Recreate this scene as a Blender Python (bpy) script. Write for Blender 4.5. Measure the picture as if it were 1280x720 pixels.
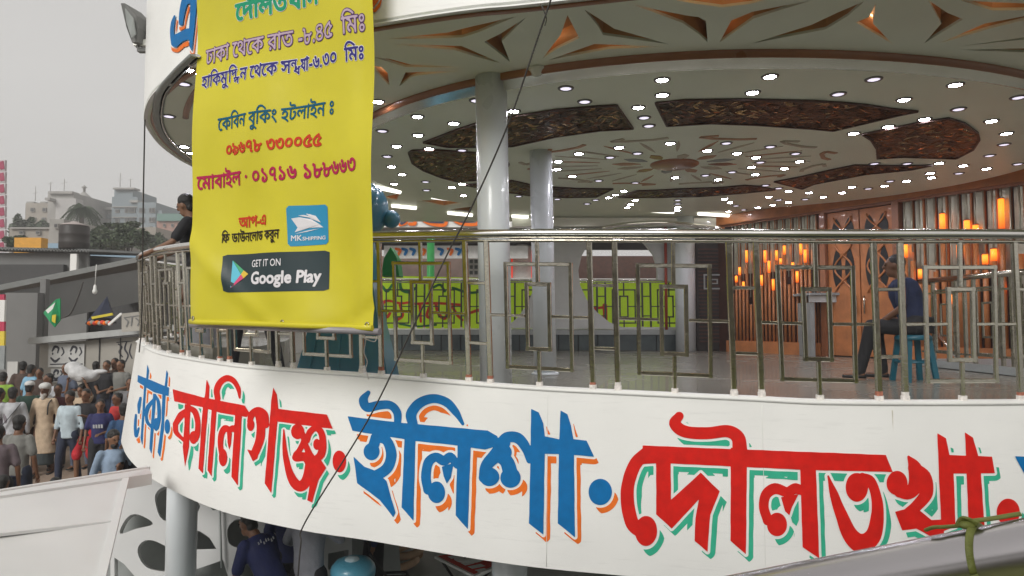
import bpy, bmesh, math, random
import numpy as np
from mathutils import Vector, Matrix, Quaternion
random.seed(7); rng = np.random.default_rng(7)
SC = bpy.context.scene
COL = SC.collection
for o in list(bpy.data.objects): bpy.data.objects.remove(o)
# ------------------------------------------------------------------ camera
F = 850.0; PITCH = math.atan(40/850)
cam_d = bpy.data.cameras.new('camera'); cam = bpy.data.objects.new('camera', cam_d); COL.objects.link(cam)
cam_d.sensor_width = 36; cam_d.lens = F/1280*36; cam_d.clip_start = 0.05; cam_d.clip_end = 3000
cam.location = (0, 0, 0); cam.rotation_euler = (math.pi/2+PITCH, 0, 0)
SC.camera = cam
# ------------------------------------------------------------------ overcast daylight
SC.view_settings.view_transform = 'Standard'; SC.view_settings.look = 'None'
SC.view_settings.exposure = 0.13; SC.view_settings.gamma = 1
w = bpy.data.worlds.new('World'); SC.world = w; w.use_nodes = True
nt = w.node_tree; nt.nodes.clear()
sky = nt.nodes.new('ShaderNodeTexSky'); sky.sky_type = 'NISHITA'; sky.sun_disc = False
SUN_EL, SUN_AZ = math.radians(32), math.radians(206)
sky.sun_elevation = SUN_EL; sky.sun_rotation = SUN_AZ; sky.dust_density = 6; sky.air_density = 1.5
hs = nt.nodes.new('ShaderNodeHueSaturation'); hs.inputs['Saturation'].default_value = 0.06
mixc = nt.nodes.new('ShaderNodeMix'); mixc.data_type = 'RGBA'; mixc.inputs[0].default_value = 0.8
mixc.inputs[7].default_value = (6.35, 6.2, 6.0, 1)
bg = nt.nodes.new('ShaderNodeBackground'); bg.inputs[1].default_value = 0.106
wo = nt.nodes.new('ShaderNodeOutputWorld')
nt.links.new(sky.outputs[0], hs.inputs['Color']); nt.links.new(hs.outputs[0], mixc.inputs[6])
tcw = nt.nodes.new('ShaderNodeTexCoord'); mpw = nt.nodes.new('ShaderNodeMapping'); mpw.inputs['Scale'].default_value = (1, 1, 2.5)
nzw = nt.nodes.new('ShaderNodeTexNoise'); nzw.inputs['Scale'].default_value = 1.6; nzw.inputs['Detail'].default_value = 4
mrw = nt.nodes.new('ShaderNodeMapRange'); mrw.inputs[1].default_value = .3; mrw.inputs[2].default_value = .7; mrw.inputs[3].default_value = .95; mrw.inputs[4].default_value = 1.05
vmw = nt.nodes.new('ShaderNodeVectorMath'); vmw.operation = 'SCALE'
nt.links.new(tcw.outputs['Generated'], mpw.inputs[0]); nt.links.new(mpw.outputs[0], nzw.inputs['Vector']); nt.links.new(nzw.outputs[0], mrw.inputs[0])
nt.links.new(mixc.outputs[2], vmw.inputs[0]); nt.links.new(mrw.outputs[0], vmw.inputs['Scale']); nt.links.new(vmw.outputs[0], bg.inputs[0]); nt.links.new(bg.outputs[0], wo.inputs[0])
sun_d = bpy.data.lights.new('sun', 'SUN'); sun_d.energy = 1.9; sun_d.angle = math.radians(25); sun_d.color = (1, .97, .93)
sun = bpy.data.objects.new('sun', sun_d); COL.objects.link(sun)
# light comes from behind and above the photographer (left shoulder)
sd = Vector((math.sin(SUN_AZ)*math.cos(SUN_EL), math.cos(SUN_AZ)*math.cos(SUN_EL), math.sin(SUN_EL)))
sun.rotation_euler = (-sd).to_track_quat('-Z', 'Y').to_euler()
# ------------------------------------------------------------------ helpers: pixel rays of the photograph -> world points
cp, sp_ = math.cos(PITCH), math.sin(PITCH)
def ray(px, py):
    a = (px-640)/F; b = (360-py)/F
    return Vector((a, cp-b*sp_, sp_+b*cp))
def at(px, py, Y):
    r = ray(px, py); return r*(Y/r.y)
def atz(px, py, Z):
    r = ray(px, py); return r*(Z/r.z)
def atplane(px, py, p0, n):
    r = ray(px, py); return r*(Vector(p0).dot(Vector(n))/r.dot(Vector(n)))
def proj(P):
    P = np.asarray(P, float); X, Y, Z = P[..., 0], P[..., 1], P[..., 2]
    d = Y*cp+Z*sp_; b = (-Y*sp_+Z*cp)/d
    return 640+F*X/d, 360-F*b
# ------------------------------------------------------------------ materials
MATS = {}
def mat(name, col, rough=.6, metal=0., var=.12, scale=6., bump=0., bscale=40., emit=None, estr=0., trans=0., coat=0., detail=4., spec=.5, aniso=0):
    if name in MATS: return MATS[name]
    m = bpy.data.materials.new(name); m.use_nodes = True; MATS[name] = m
    n = m.node_tree.nodes; l = m.node_tree.links; b = n['Principled BSDF']
    b.inputs['Roughness'].default_value = rough; b.inputs['Metallic'].default_value = metal
    b.inputs['Specular IOR Level'].default_value = spec
    b.inputs['Coat Weight'].default_value = coat
    tc = n.new('ShaderNodeTexCoord')
    if var > 0:
        no = n.new('ShaderNodeTexNoise'); no.inputs['Scale'].default_value = scale; no.inputs['Detail'].default_value = detail
        l.new(tc.outputs['Object'], no.inputs['Vector'])
        rp = n.new('ShaderNodeMapRange'); rp.inputs[1].default_value = .25; rp.inputs[2].default_value = .75
        rp.inputs[3].default_value = 1-var; rp.inputs[4].default_value = 1+var
        l.new(no.outputs[0], rp.inputs[0])
        mx = n.new('ShaderNodeVectorMath'); mx.operation = 'SCALE'; mx.inputs[0].default_value = col[:3]
        l.new(rp.outputs[0], mx.inputs['Scale']); l.new(mx.outputs[0], b.inputs['Base Color'])
        r2 = n.new('ShaderNodeMapRange'); r2.inputs[3].default_value = max(0, rough-.08); r2.inputs[4].default_value = min(1, rough+.1)
        l.new(no.outputs[0], r2.inputs[0]); l.new(r2.outputs[0], b.inputs['Roughness'])
    else:
        b.inputs['Base Color'].default_value = (*col[:3], 1)
    if bump > 0:
        nb = n.new('ShaderNodeTexNoise'); nb.inputs['Scale'].default_value = bscale; nb.inputs['Detail'].default_value = 3
        l.new(tc.outputs['Object'], nb.inputs['Vector'])
        bp = n.new('ShaderNodeBump'); bp.inputs['Strength'].default_value = bump; bp.inputs['Distance'].default_value = .02
        l.new(nb.outputs[0], bp.inputs['Height']); l.new(bp.outputs[0], b.inputs['Normal'])
    if emit: 
        b.inputs['Emission Color'].default_value = (*emit, 1); b.inputs['Emission Strength'].default_value = estr
    return m
# ------------------------------------------------------------------ mesh builder
class MB:
    def __init__(s): s.v = []; s.f = []; s.mi = []; s.sm = []
    def add(s, vs, fs, mi=0, smooth=False):
        k = len(s.v); s.v += [tuple(v) for v in vs]
        for f in fs: s.f.append(tuple(i+k for i in f)); s.mi.append(mi); s.sm.append(smooth)
        return s
    def box(s, c, size, M=None, mi=0):
        hx, hy, hz = size[0]/2, size[1]/2, size[2]/2; c = Vector(c)
        vs = [Vector((x*hx, y*hy, z*hz)) for x in (-1, 1) for y in (-1, 1) for z in (-1, 1)]
        if M is not None: vs = [M @ v for v in vs]
        return s.add([c+v for v in vs], [(0,1,3,2),(4,6,7,5),(0,4,5,1),(2,3,7,6),(0,2,6,4),(1,5,7,3)], mi)
    def bar(s, a, b, wx, wy, up=(0,0,1), mi=0):
        a, b = Vector(a), Vector(b); d = (b-a); L = d.length
        if L < 1e-6: return s
        d /= L; u = Vector(up)
        if abs(d.dot(u)) > .98: u = Vector((0, 1, 0))
        x = d.cross(u).normalized(); y = x.cross(d).normalized()
        vs = []
        for p in (a, b):
            for i, j in ((-1,-1),(1,-1),(1,1),(-1,1)): vs.append(p+x*(i*wx/2)+y*(j*wy/2))
        return s.add(vs, [(0,3,2,1),(4,5,6,7),(0,1,5,4),(1,2,6,5),(2,3,7,6),(3,0,4,7)], mi)
    def cbar(s, a, b, wx, wy, up=(0,0,1), mi=0, ch=.2):
        # square tube with rounded-off edges
        a, b = Vector(a), Vector(b); d = (b-a).normalized(); u = Vector(up)
        if abs(d.dot(u)) > .98: u = Vector((0, 1, 0))
        x = d.cross(u).normalized(); y = x.cross(d).normalized(); c = ch*min(wx, wy); X, Y = wx/2, wy/2
        sec = [(-X+c,-Y),(X-c,-Y),(X,-Y+c),(X,Y-c),(X-c,Y),(-X+c,Y),(-X,Y-c),(-X,-Y+c)]
        vs = [p+x*i+y*j for p in (a, b) for i, j in sec]
        return s.add(vs, [tuple(reversed(range(8))), tuple(range(8, 16))]+[(i, (i+1) % 8, 8+(i+1) % 8, 8+i) for i in range(8)], mi)
    def tube(s, pts, r, n=10, mi=0, cap=True, closed=False):
        pts = [Vector(p) for p in pts]; m = len(pts)
        rs = [r]*m if (isinstance(r, tuple) or not hasattr(r, '__len__')) else r
        k = len(s.v); vs = []; prev = None
        for i, p in enumerate(pts):
            d = (pts[min(i+1, m-1)]-pts[max(i-1, 0)]).normalized()
            if prev is None:
                u = Vector((0,0,1)) if abs(d.z) < .9 else Vector((0,1,0))
                x = d.cross(u).normalized()
            else: x = (prev-d*prev.dot(d)).normalized()
            prev = x; y = d.cross(x)
            rr = rs[i]; rx, ry = (rr if hasattr(rr, '__len__') else (rr, rr))
            for j in range(n):
                t = 2*math.pi*j/n; vs.append(p+x*(rx*math.cos(t))+y*(ry*math.sin(t)))
        fs = []
        for i in range(m-1):
            for j in range(n):
                a = i*n+j; b = i*n+(j+1)%n; fs.append((a, b, b+n, a+n))
        s.add(vs, fs, mi, True)
        if cap:
            s.f.append(tuple(k+j for j in reversed(range(n)))); s.mi.append(mi); s.sm.append(False)
            s.f.append(tuple(k+(m-1)*n+j for j in range(n))); s.mi.append(mi); s.sm.append(False)
        return s
    def lathe(s, prof, c=(0,0,0), n=24, mi=0, M=None, smooth=True):
        c = Vector(c); vs = []
        for r, z in prof:
            for j in range(n):
                t = 2*math.pi*j/n; v = Vector((r*math.cos(t), r*math.sin(t), z))
                if M is not None: v = M @ v
                vs.append(c+v)
        fs = []
        for i in range(len(prof)-1):
            for j in range(n):
                a = i*n+j; b = i*n+(j+1)%n; fs.append((a, b, b+n, a+n))
        fs.append(tuple(reversed(range(n)))); fs.append(tuple((len(prof)-1)*n+j for j in range(n)))
        return s.add(vs, fs, mi, smooth)
    def prism(s, poly, off, mi=0, mi2=None):
        poly = [Vector(p) for p in poly]; n = len(poly); off = Vector(off)
        vs = poly+[p+off for p in poly]
        s.add(vs, [tuple(range(n)), tuple(reversed(range(n, 2*n)))], mi)
        k = len(s.v)-2*n
        for i in range(n):
            j = (i+1) % n; s.f.append((k+i, k+n+i, k+n+j, k+j)); s.mi.append(mi if mi2 is None else mi2); s.sm.append(False)
        return s
    def ell(s, c, r, n=14, m=9, mi=0, M=None):
        c = Vector(c); vs = []
        for i in range(1, m):
            ph = math.pi*i/m
            for j in range(n):
                t = 2*math.pi*j/n; v = Vector((r[0]*math.sin(ph)*math.cos(t), r[1]*math.sin(ph)*math.sin(t), r[2]*math.cos(ph)))
                if M is not None: v = M @ v
                vs.append(c+v)
        t_ = Vector((0,0,r[2])); b_ = Vector((0,0,-r[2]))
        if M is not None: t_, b_ = M @ t_, M @ b_
        vs += [c+t_, c+b_]; T = len(vs)-2; fs = []
        for j in range(n):
            k = (j+1) % n; fs.append((T, j, k)); fs.append((T+1, (m-2)*n+k, (m-2)*n+j))
            for i in range(m-2): fs.append((i*n+j, (i+1)*n+j, (i+1)*n+k, i*n+k))
        return s.add(vs, fs, mi, True)
    def mesh(s, name, mats):
        me = bpy.data.meshes.new(name); me.from_pydata(s.v, [], s.f); 
        for m in (mats if isinstance(mats, (list, tuple)) else [mats]): me.materials.append(m)
        me.polygons.foreach_set('material_index', s.mi); me.polygons.foreach_set('use_smooth', s.sm)
        me.update()
        return me
    def build(s, name, mats, parent=None):
        return link(name, s.mesh(name, mats), parent)
def link(name, me, parent=None):
    o = bpy.data.objects.new(name, me); COL.objects.link(o)
    if parent is not None:
        o.parent = parent; o.matrix_parent_inverse = PINV.get(parent.name, Matrix.Identity(4))
    return o
PINV = {}
def tag(o, label=None, cat=None, group=None, kind=None):
    if label: o['label'] = label
    if cat: o['category'] = cat
    if group: o['group'] = group
    if kind: o['kind'] = kind
    return o
def thing(name, loc, label, cat, group=None, rz=0):
    # parts are written in world coordinates: the parent inverse takes the empty's place out again
    o = bpy.data.objects.new(name, None); COL.objects.link(o); o.empty_display_size = .2
    o.location = loc; o.rotation_euler = (0, 0, rz)
    PINV[o.name] = (Matrix.Translation(Vector(loc)) @ Matrix.Rotation(rz, 4, 'Z')).inverted()
    return tag(o, label, cat, group)
def structure(o): o['kind'] = 'structure'; return o
def catmull(pts, n=8, closed=False):
    P = [np.array(p, float) for p in pts]; m = len(P); out = []
    rngi = range(m) if closed else range(m-1)
    for i in rngi:
        if closed: p0, p1, p2, p3 = P[(i-1) % m], P[i], P[(i+1) % m], P[(i+2) % m]
        else:
            p1, p2 = P[i], P[i+1]; p0 = P[i-1] if i > 0 else 2*p1-p2; p3 = P[i+2] if i+2 < m else 2*p2-p1
        for k in range(n):
            t = k/n; out.append(.5*((2*p1)+(-p0+p2)*t+(2*p0-5*p1+4*p2-p3)*t*t+(-p0+3*p1-3*p2+p3)*t**3))
    if not closed: out.append(P[-1])
    return np.array(out)
def flat(name, outer, holes, mats, thick=0., parent=None, M=None):
    # planar sheet with holes (local XY), extruded symmetric about z=0, then placed with M
    cu = bpy.data.curves.new('tmp', 'CURVE'); cu.dimensions = '2D'; cu.fill_mode = 'BOTH'; cu.extrude = thick/2
    for loop in [outer]+holes:
        sp = cu.splines.new('POLY'); sp.points.add(len(loop)-1)
        for i, p in enumerate(loop): sp.points[i].co = (p[0], p[1], 0, 1)
        sp.use_cyclic_u = True
    o = bpy.data.objects.new('tmp', cu); COL.objects.link(o)
    bpy.context.view_layer.update()
    me = bpy.data.meshes.new_from_object(o.evaluated_get(bpy.context.evaluated_depsgraph_get()))
    bpy.data.objects.remove(o); bpy.data.curves.remove(cu)
    me.name = name
    if M is not None: me.transform(M)
    me.materials.clear()
    for m in (mats if isinstance(mats, (list, tuple)) else [mats]): me.materials.append(m)
    return link(name, me, parent)
# ------------------------------------------------------------------ marching squares of a signed field (negative inside)
def march(xs, ys, S):
    ny, nx = S.shape; ins = S < 0
    vid = {}; V = []; Fc = []
    def node(i, j):
        k = (i, j)
        if k not in vid: vid[k] = len(V); V.append((xs[j], ys[i]))
        return vid[k]
    def cross(i, j, i2, j2):
        k = (i, j, i2, j2) if (i, j) < (i2, j2) else (i2, j2, i, j)
        if k not in vid:
            a, b = S[i, j], S[i2, j2]; t = a/(a-b)
            t = min(max(t, .02), .98)
            vid[k] = len(V); V.append((xs[j]+(xs[j2]-xs[j])*t, ys[i]+(ys[i2]-ys[i])*t))
        return vid[k]
    c = ins[:-1, :-1].astype(int)+ins[:-1, 1:]+ins[1:, :-1]+ins[1:, 1:]
    for i, j in zip(*np.nonzero(c)):
        q = [(i, j), (i, j+1), (i+1, j+1), (i+1, j)]
        if c[i, j] == 4: Fc.append(tuple(node(*p) for p in q)); continue
        f = []
        for k in range(4):
            a = q[k]; b = q[(k+1) % 4]
            if ins[a]: f.append(node(*a))
            if ins[a] != ins[b]: f.append(cross(*a, *b))
        if len(f) > 2: Fc.append(tuple(f))
    return np.array(V).reshape(-1, 2), Fc
def seg_dist(px, py, a, b, ra=0, rb=0):
    dx, dy = b[0]-a[0], b[1]-a[1]; L = dx*dx+dy*dy+1e-12
    t = np.clip(((px-a[0])*dx+(py-a[1])*dy)/L, 0, 1)
    return np.hypot(px-a[0]-t*dx, py-a[1]-t*dy)-(ra+(rb-ra)*t)
def poly_sd(px, py, P):
    d = np.full(px.shape, 1e9); w_ = np.zeros(px.shape, int); n = len(P)
    for i in range(n):
        a, b = P[i], P[(i+1) % n]
        d = np.minimum(d, seg_dist(px, py, a, b))
        up = (a[1] <= py) & (b[1] > py); dn = (a[1] > py) & (b[1] <= py)
        cr = (b[0]-a[0])*(py-a[1])-(px-a[0])*(b[1]-a[1])
        w_ += (up & (cr > 0)).astype(int)-(dn & (cr < 0)).astype(int)
    return np.where(w_ != 0, -d, d)
def field(prims, px, py, far=14):
    S = np.full(px.shape, 50.)
    for pr in prims:
        k = pr[0]
        if k == 'P': pts = np.array(pr[1], float); rad = 0
        elif k == 'S': pts = catmull(pr[1], 6); rad = max(pr[2])
        elif k == 'E': pts = np.array([pr[1]], float); rad = max(pr[2], pr[3])
        lo = pts.min(0)-rad-far; hi = pts.max(0)+rad+far
        m = (px >= lo[0]) & (px <= hi[0]) & (py >= lo[1]) & (py <= hi[1])
        if not m.any(): continue
        x, y = px[m], py[m]
        if k == 'P': v = poly_sd(x, y, pts)
        elif k == 'S':
            rr = np.interp(np.linspace(0, len(pr[1])-1, len(pts)), range(len(pr[2])), pr[2])
            v = np.full(x.shape, 1e9)
            for i in range(len(pts)-1): v = np.minimum(v, seg_dist(x, y, pts[i], pts[i+1], rr[i], rr[i+1]))
        else:
            q = np.hypot((x-pr[1][0])/pr[2], (y-pr[1][1])/pr[3]); v = (q-1)*min(pr[2], pr[3])
        S[m] = np.minimum(S[m], v)
    return S
def xf(prims, s, ox, oy):
    out = []
    for p in prims:
        if p[0] == 'E': out.append(('E', (p[1][0]/s+ox, p[1][1]/s+oy), p[2]/s, p[3]/s))
        else:
            q = [(x/s+ox, y/s+oy) for x, y in p[1]]
            out.append((p[0], q) if p[0] == 'P' else ('S', q, [r/s for r in p[2]]))
    return out
def islands(nv, Fc):
    par = list(range(nv))
    def fd(a):
        while par[a] != a: par[a] = par[par[a]]; a = par[a]
        return a
    for f in Fc:
        r = fd(f[0])
        for q in f[1:]: par[fd(q)] = r
    g = {}
    for f in Fc: g.setdefault(fd(f[0]), []).append(f)
    return [x for x in g.values() if len(x) > 5]
def sheets(name, V3, Fc, m, parent=None, label=None):
    for fs in islands(len(V3), Fc):
        ids = sorted({i for f in fs for i in f}); mp = {a: b for b, a in enumerate(ids)}
        o = sheet(name, [V3[i] for i in ids], [tuple(mp[i] for i in f) for f in fs], m, parent)
        if label: o['label'] = label
def sheet(name, V3, Fc, m, parent=None):
    me = bpy.data.meshes.new(name); me.from_pydata([tuple(v) for v in V3], [], Fc); me.materials.append(m); me.update()
    return link(name, me, parent)
# text outlines of the built-in font, filled with the non-zero rule
def text_loops(runs):
    # runs: list of (text, sx, sy, dx, dy, advance or None)
    loops = []; X = 0
    for r in runs:
        t, sx, sy, dx, dy, adv = (list(r)+[1, 1, 0, 0, None][len(r)-1:])[:6] if isinstance(r, tuple) else (r, 1, 1, 0, 0, None)
        cu = bpy.data.curves.new('tmp', 'FONT'); cu.body = t; cu.fill_mode = 'NONE'; cu.resolution_u = 3
        o = bpy.data.objects.new('tmp', cu); COL.objects.link(o); bpy.context.view_layer.update()
        me = o.to_mesh(); nv = len(me.vertices); co = np.array([v.co[:2] for v in me.vertices]).reshape(-1, 2)
        nxt = {e.vertices[0]: e.vertices[1] for e in me.edges}
        adj = {}
        for e in me.edges:
            a, b = e.vertices; adj.setdefault(a, []).append(b); adj.setdefault(b, []).append(a)
        seen = set(); xmax = 0
        for s in range(nv):
            if s in seen or s not in adj: continue
            lp = [s]; seen.add(s); cur = s
            # vertices of one outline are numbered in drawing order
            while cur+1 in adj.get(cur, []) and cur+1 not in seen: cur += 1; lp.append(cur); seen.add(cur)
            if len(lp) > 2:
                q = co[lp]*[sx, sy]+[X+dx, dy]; loops.append(q); xmax = max(xmax, q[:, 0].max())
        o.to_mesh_clear(); bpy.data.objects.remove(o); bpy.data.curves.remove(cu)
        X = X+adv if adv is not None else xmax+.26*(len(t)-len(t.rstrip(' ')))
    return loops
def text_mesh(runs, cell=.035, fat=0.):
    loops = text_loops(runs)
    lo = np.min([l.min(0) for l in loops], 0)-.1-fat; hi = np.max([l.max(0) for l in loops], 0)+.1+fat
    xs = np.arange(lo[0], hi[0], cell); ys = np.arange(lo[1], hi[1], cell)
    PX, PY = np.meshgrid(xs, ys); W = np.zeros(PX.shape, int); D = np.full(PX.shape, 1.)
    for q in loops:
        a = q.min(0)-.12-fat; b = q.max(0)+.12+fat
        jx = slice(*np.searchsorted(xs, [a[0], b[0]])); jy = slice(*np.searchsorted(ys, [a[1], b[1]]))
        x, y = PX[jy, jx], PY[jy, jx]
        if x.size == 0: continue
        d = D[jy, jx]; w_ = W[jy, jx]; n = len(q)
        for i in range(n):
            p, r = q[i], q[(i+1) % n]
            d = np.minimum(d, seg_dist(x, y, p, r))
            up = (p[1] <= y) & (r[1] > y); dn = (p[1] > y) & (r[1] <= y)
            cr = (r[0]-p[0])*(y-p[1])-(x-p[0])*(r[1]-p[1])
            w_ = w_+(up & (cr > 0)).astype(int)-(dn & (cr < 0)).astype(int)
        D[jy, jx] = d; W[jy, jx] = w_
    S = np.where(W != 0, -D, D)-fat
    V, Fc = march(xs, ys, S)
    return V, Fc, hi[0]-.1-fat
# ------------------------------------------------------------------ material palette
M_white = mat('white_paint', (.74,.74,.71), .45, var=.05, scale=2.2, bump=.12, bscale=9)
M_board = mat('board_paint', (.84,.84,.81), .42, var=.05, scale=1.6, bump=.10, bscale=5)
M_boat = mat('boat_white', (.74,.74,.72), .5, var=.07, scale=1.5, bump=.15, bscale=6)
M_soffit = mat('ceiling_paint', (.80,.84,.71), .42, var=.05, scale=1.5, bump=.03, bscale=3)
M_relief = mat('ceiling_relief', (.50,.44,.34), .5, var=.1)
M_reliefw = mat('ceiling_relief_warm', (.50,.28,.17), .5, var=.1)
M_flake = [mat('carved_gold', (.42,.26,.12), .22, metal=1, var=.2), mat('carved_brown', (.20,.09,.05), .3, metal=.8, var=.2)]
M_cover = mat('cove_rim', (.85,.86,.78), .22, metal=.85, var=.04)
M_cove = mat('cove_white', (.82,.82,.76), .15, var=.03, coat=.6)
M_wood = mat('orange_wood', (.52,.19,.06), .35, var=.25, scale=5, bump=.1, coat=.3)
M_gold = mat('gold_lining', (.62,.36,.17), .4, metal=.1, var=.2, scale=3)
M_brownrim = mat('brown_rim', (.33,.13,.06), .3, var=.2, scale=3, coat=.3)
M_dkrail = mat('shaded_steel', (.07,.08,.07), .4, metal=.6, var=.2)  # backlit shade of the far railing put into the steel colour
M_pipe = mat('worn_steel', (.46,.44,.45), .24, metal=1, var=.1, scale=2)
M_steel = mat('stainless_steel', (.55,.52,.44), .15, metal=1, var=.1, scale=14, bump=.05, bscale=60)
M_steeld = mat('dull_steel', (.36,.33,.27), .25, metal=.9, var=.25, scale=9, bump=.08, bscale=50)
M_bright = mat('polished_steel', (.78,.76,.72), .13, metal=1, var=.05, scale=3)
M_weld = mat('weld_paint', (.72,.68,.64), .7, var=.25, scale=60)
M_rust = mat('rust', (.35,.13,.08), .8, var=.4, scale=50)
M_colm = mat('column_paint', (.70,.74,.76), .28, var=.03, scale=2, coat=.3)
M_floor = mat('deck_tile', (.20,.19,.155), .25, var=.12, scale=1.2, bump=.02, bscale=8, coat=.15)
M_lowfloor = mat('lower_deck_paint', (.34,.39,.37), .45, var=.2, scale=1.4)
M_slate = mat('slate_base', (.07,.09,.09), .4, var=.3, scale=4)
M_ledge = mat('grey_ledge', (.33,.35,.34), .5, var=.1)
M_iwall = mat('inner_wall', (.55,.56,.54), .45, var=.06)
M_dark = mat('dark_interior', (.035,.028,.024), .6, var=.3)
M_darkbr = mat('dark_brown', (.07,.03,.02), .5, var=.3)
M_blue = mat('blue_paint', (.004,.15,.40), .6, spec=.2, var=.12, scale=14)
M_red = mat('red_paint', (.64,.013,.008), .6, spec=.2, var=.13, scale=14)
M_green = mat('green_paint', (.04,.42,.26), .6, spec=.2, var=.12, scale=14)
M_orange = mat('orange_paint', (.80,.17,.02), .6, spec=.2, var=.12, scale=14)
M_yellow = mat('banner_yellow', (.60,.53,.025), .45, spec=.35, var=.06, scale=2, bump=.55, bscale=2.4)
M_lime = mat('lime_banner', (.60,.92,.05), .6, var=.1, scale=3)
def see_through(m, col):
    n = m.node_tree.nodes; l = m.node_tree.links; b = n['Principled BSDF']; o = n['Material Output']; t = n.new('ShaderNodeBsdfTranslucent'); t.inputs[0].default_value = (*col, 1); mx = n.new('ShaderNodeMixShader'); mx.inputs[0].default_value = .6
    l.new(b.outputs[0], mx.inputs[1]); l.new(t.outputs[0], mx.inputs[2]); l.new(mx.outputs[0], o.inputs[0])
see_through(M_lime, (.68,.96,.06))
M_teal = mat('teal_paint', (.045,.20,.29), .3, var=.12, scale=4, coat=.5)
M_black = mat('black', (.012,.012,.012), .5, var=.2)
M_cable = mat('cable', (.05,.045,.04), .5, var=.2)
M_lamp = mat('lamp_white', (.9,.9,.9), .5, var=0, emit=(.93,.90,1.0), estr=105)
M_lampdim = mat('lamp_violet', (.9,.9,.9), .5, var=0, emit=(.86,.80,1.0), estr=.95)
M_lampring = mat('lamp_ring', (.18,.18,.17), .3, metal=.5, var=0)
M_glow = mat('orange_lamp', (.9,.3,.05), .4, var=0, emit=(1.0,.17,.012), estr=2.0)
M_led = mat('led_strip', (.9,.6,.3), .5, var=0, emit=(1.0,.68,.38), estr=3.2)
def lamp_gradient(m):
    n = m.node_tree.nodes; l = m.node_tree.links; b = n['Principled BSDF']; tc = n.new('ShaderNodeTexCoord'); sx = n.new('ShaderNodeSeparateXYZ'); l.new(tc.outputs['Generated'], sx.inputs[0])
    cr = n.new('ShaderNodeValToRGB'); cr.color_ramp.elements[0].color = (.45,.045,.004,1); cr.color_ramp.elements[1].color = (1,.24,.02,1); cr.color_ramp.elements[1].position = .6; l.new(sx.outputs[2], cr.inputs[0]); l.new(cr.outputs[0], b.inputs['Emission Color'])
lamp_gradient(M_glow)
M_strip = mat('strip_light', (.9,.9,.85), .4, var=0, emit=(1.,.98,.86), estr=2.2)  # glow added in place of reflections on the far soffit
M_mirror = mat('mirror', (.50,.50,.40), .35, metal=.55, var=.15, scale=7, bump=.25, bscale=6)
M_conc = mat('concrete', (.30,.29,.27), .85, var=.25, scale=.4)
M_panelgrey = mat('shed_grey', (.16,.16,.155), .7, var=.15, scale=1)
def carved_material():
    m = mat('carved_panel', (.10,.035,.02), .35, metal=.3, var=.3, scale=20)
    n = m.node_tree.nodes; l = m.node_tree.links; b = n['Principled BSDF']
    tc = n.new('ShaderNodeTexCoord'); v = n.new('ShaderNodeTexVoronoi'); v.feature = 'DISTANCE_TO_EDGE'; v.inputs['Scale'].default_value = 13
    mp = n.new('ShaderNodeMapping'); mp.inputs['Scale'].default_value = (1, 1.6, 1); mp.inputs['Rotation'].default_value = (0, 0, .6)
    l.new(tc.outputs['Object'], mp.inputs[0]); l.new(mp.outputs[0], v.inputs['Vector'])
    r = n.new('ShaderNodeMapRange'); r.inputs[1].default_value = .03; r.inputs[2].default_value = .12
    l.new(v.outputs['Distance'], r.inputs[0])
    bp = n.new('ShaderNodeBump'); bp.inputs['Strength'].default_value = 1; bp.inputs['Distance'].default_value = .03
    l.new(r.outputs[0], bp.inputs['Height']); l.new(bp.outputs[0], b.inputs['Normal'])
    mx = n.new('ShaderNodeMix'); mx.data_type = 'RGBA'; l.new(r.outputs[0], mx.inputs[0])
    mx.inputs[6].default_value = (.012,.007,.005,1); mx.inputs[7].default_value = (.17,.075,.035,1); l.new(mx.outputs[2], b.inputs['Base Color'])
    v2 = n.new('ShaderNodeTexVoronoi'); v2.inputs['Scale'].default_value = 16; l.new(mp.outputs[0], v2.inputs['Vector'])
    gl = n.new('ShaderNodeMapRange'); sx = n.new('ShaderNodeSeparateColor'); l.new(v2.outputs['Color'], sx.inputs[0]); l.new(sx.outputs[0], gl.inputs[0])
    gl.inputs[1].default_value = .6; gl.inputs[2].default_value = 1; l.new(gl.outputs[0], b.inputs['Metallic'])
    return m
M_carved = carved_material()
def board_marks(m):
    # faint seams, scuffs and grime on the painted board
    n = m.node_tree.nodes; l = m.node_tree.links; b = n['Principled BSDF']
    src = b.inputs['Base Color'].links[0].from_socket
    tc = n.new('ShaderNodeTexCoord'); mp = n.new('ShaderNodeMapping'); mp.inputs['Scale'].default_value = (1.2, 1.2, 14)
    l.new(tc.outputs['Object'], mp.inputs[0])
    no = n.new('ShaderNodeTexNoise'); no.inputs['Scale'].default_value = 3; no.inputs['Detail'].default_value = 6; no.inputs['Roughness'].default_value = .7
    l.new(mp.outputs[0], no.inputs['Vector'])
    r = n.new('ShaderNodeMapRange'); r.inputs[1].default_value = .56; r.inputs[2].default_value = .74; r.inputs[3].default_value = 1; r.inputs[4].default_value = .90
    l.new(no.outputs[0], r.inputs[0])
    mx = n.new('ShaderNodeVectorMath'); mx.operation = 'SCALE'; l.new(src, mx.inputs[0]); l.new(r.outputs[0], mx.inputs['Scale']); l.new(mx.outputs[0], b.inputs['Base Color'])
board_marks(M_board); board_marks(M_boat)
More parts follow.
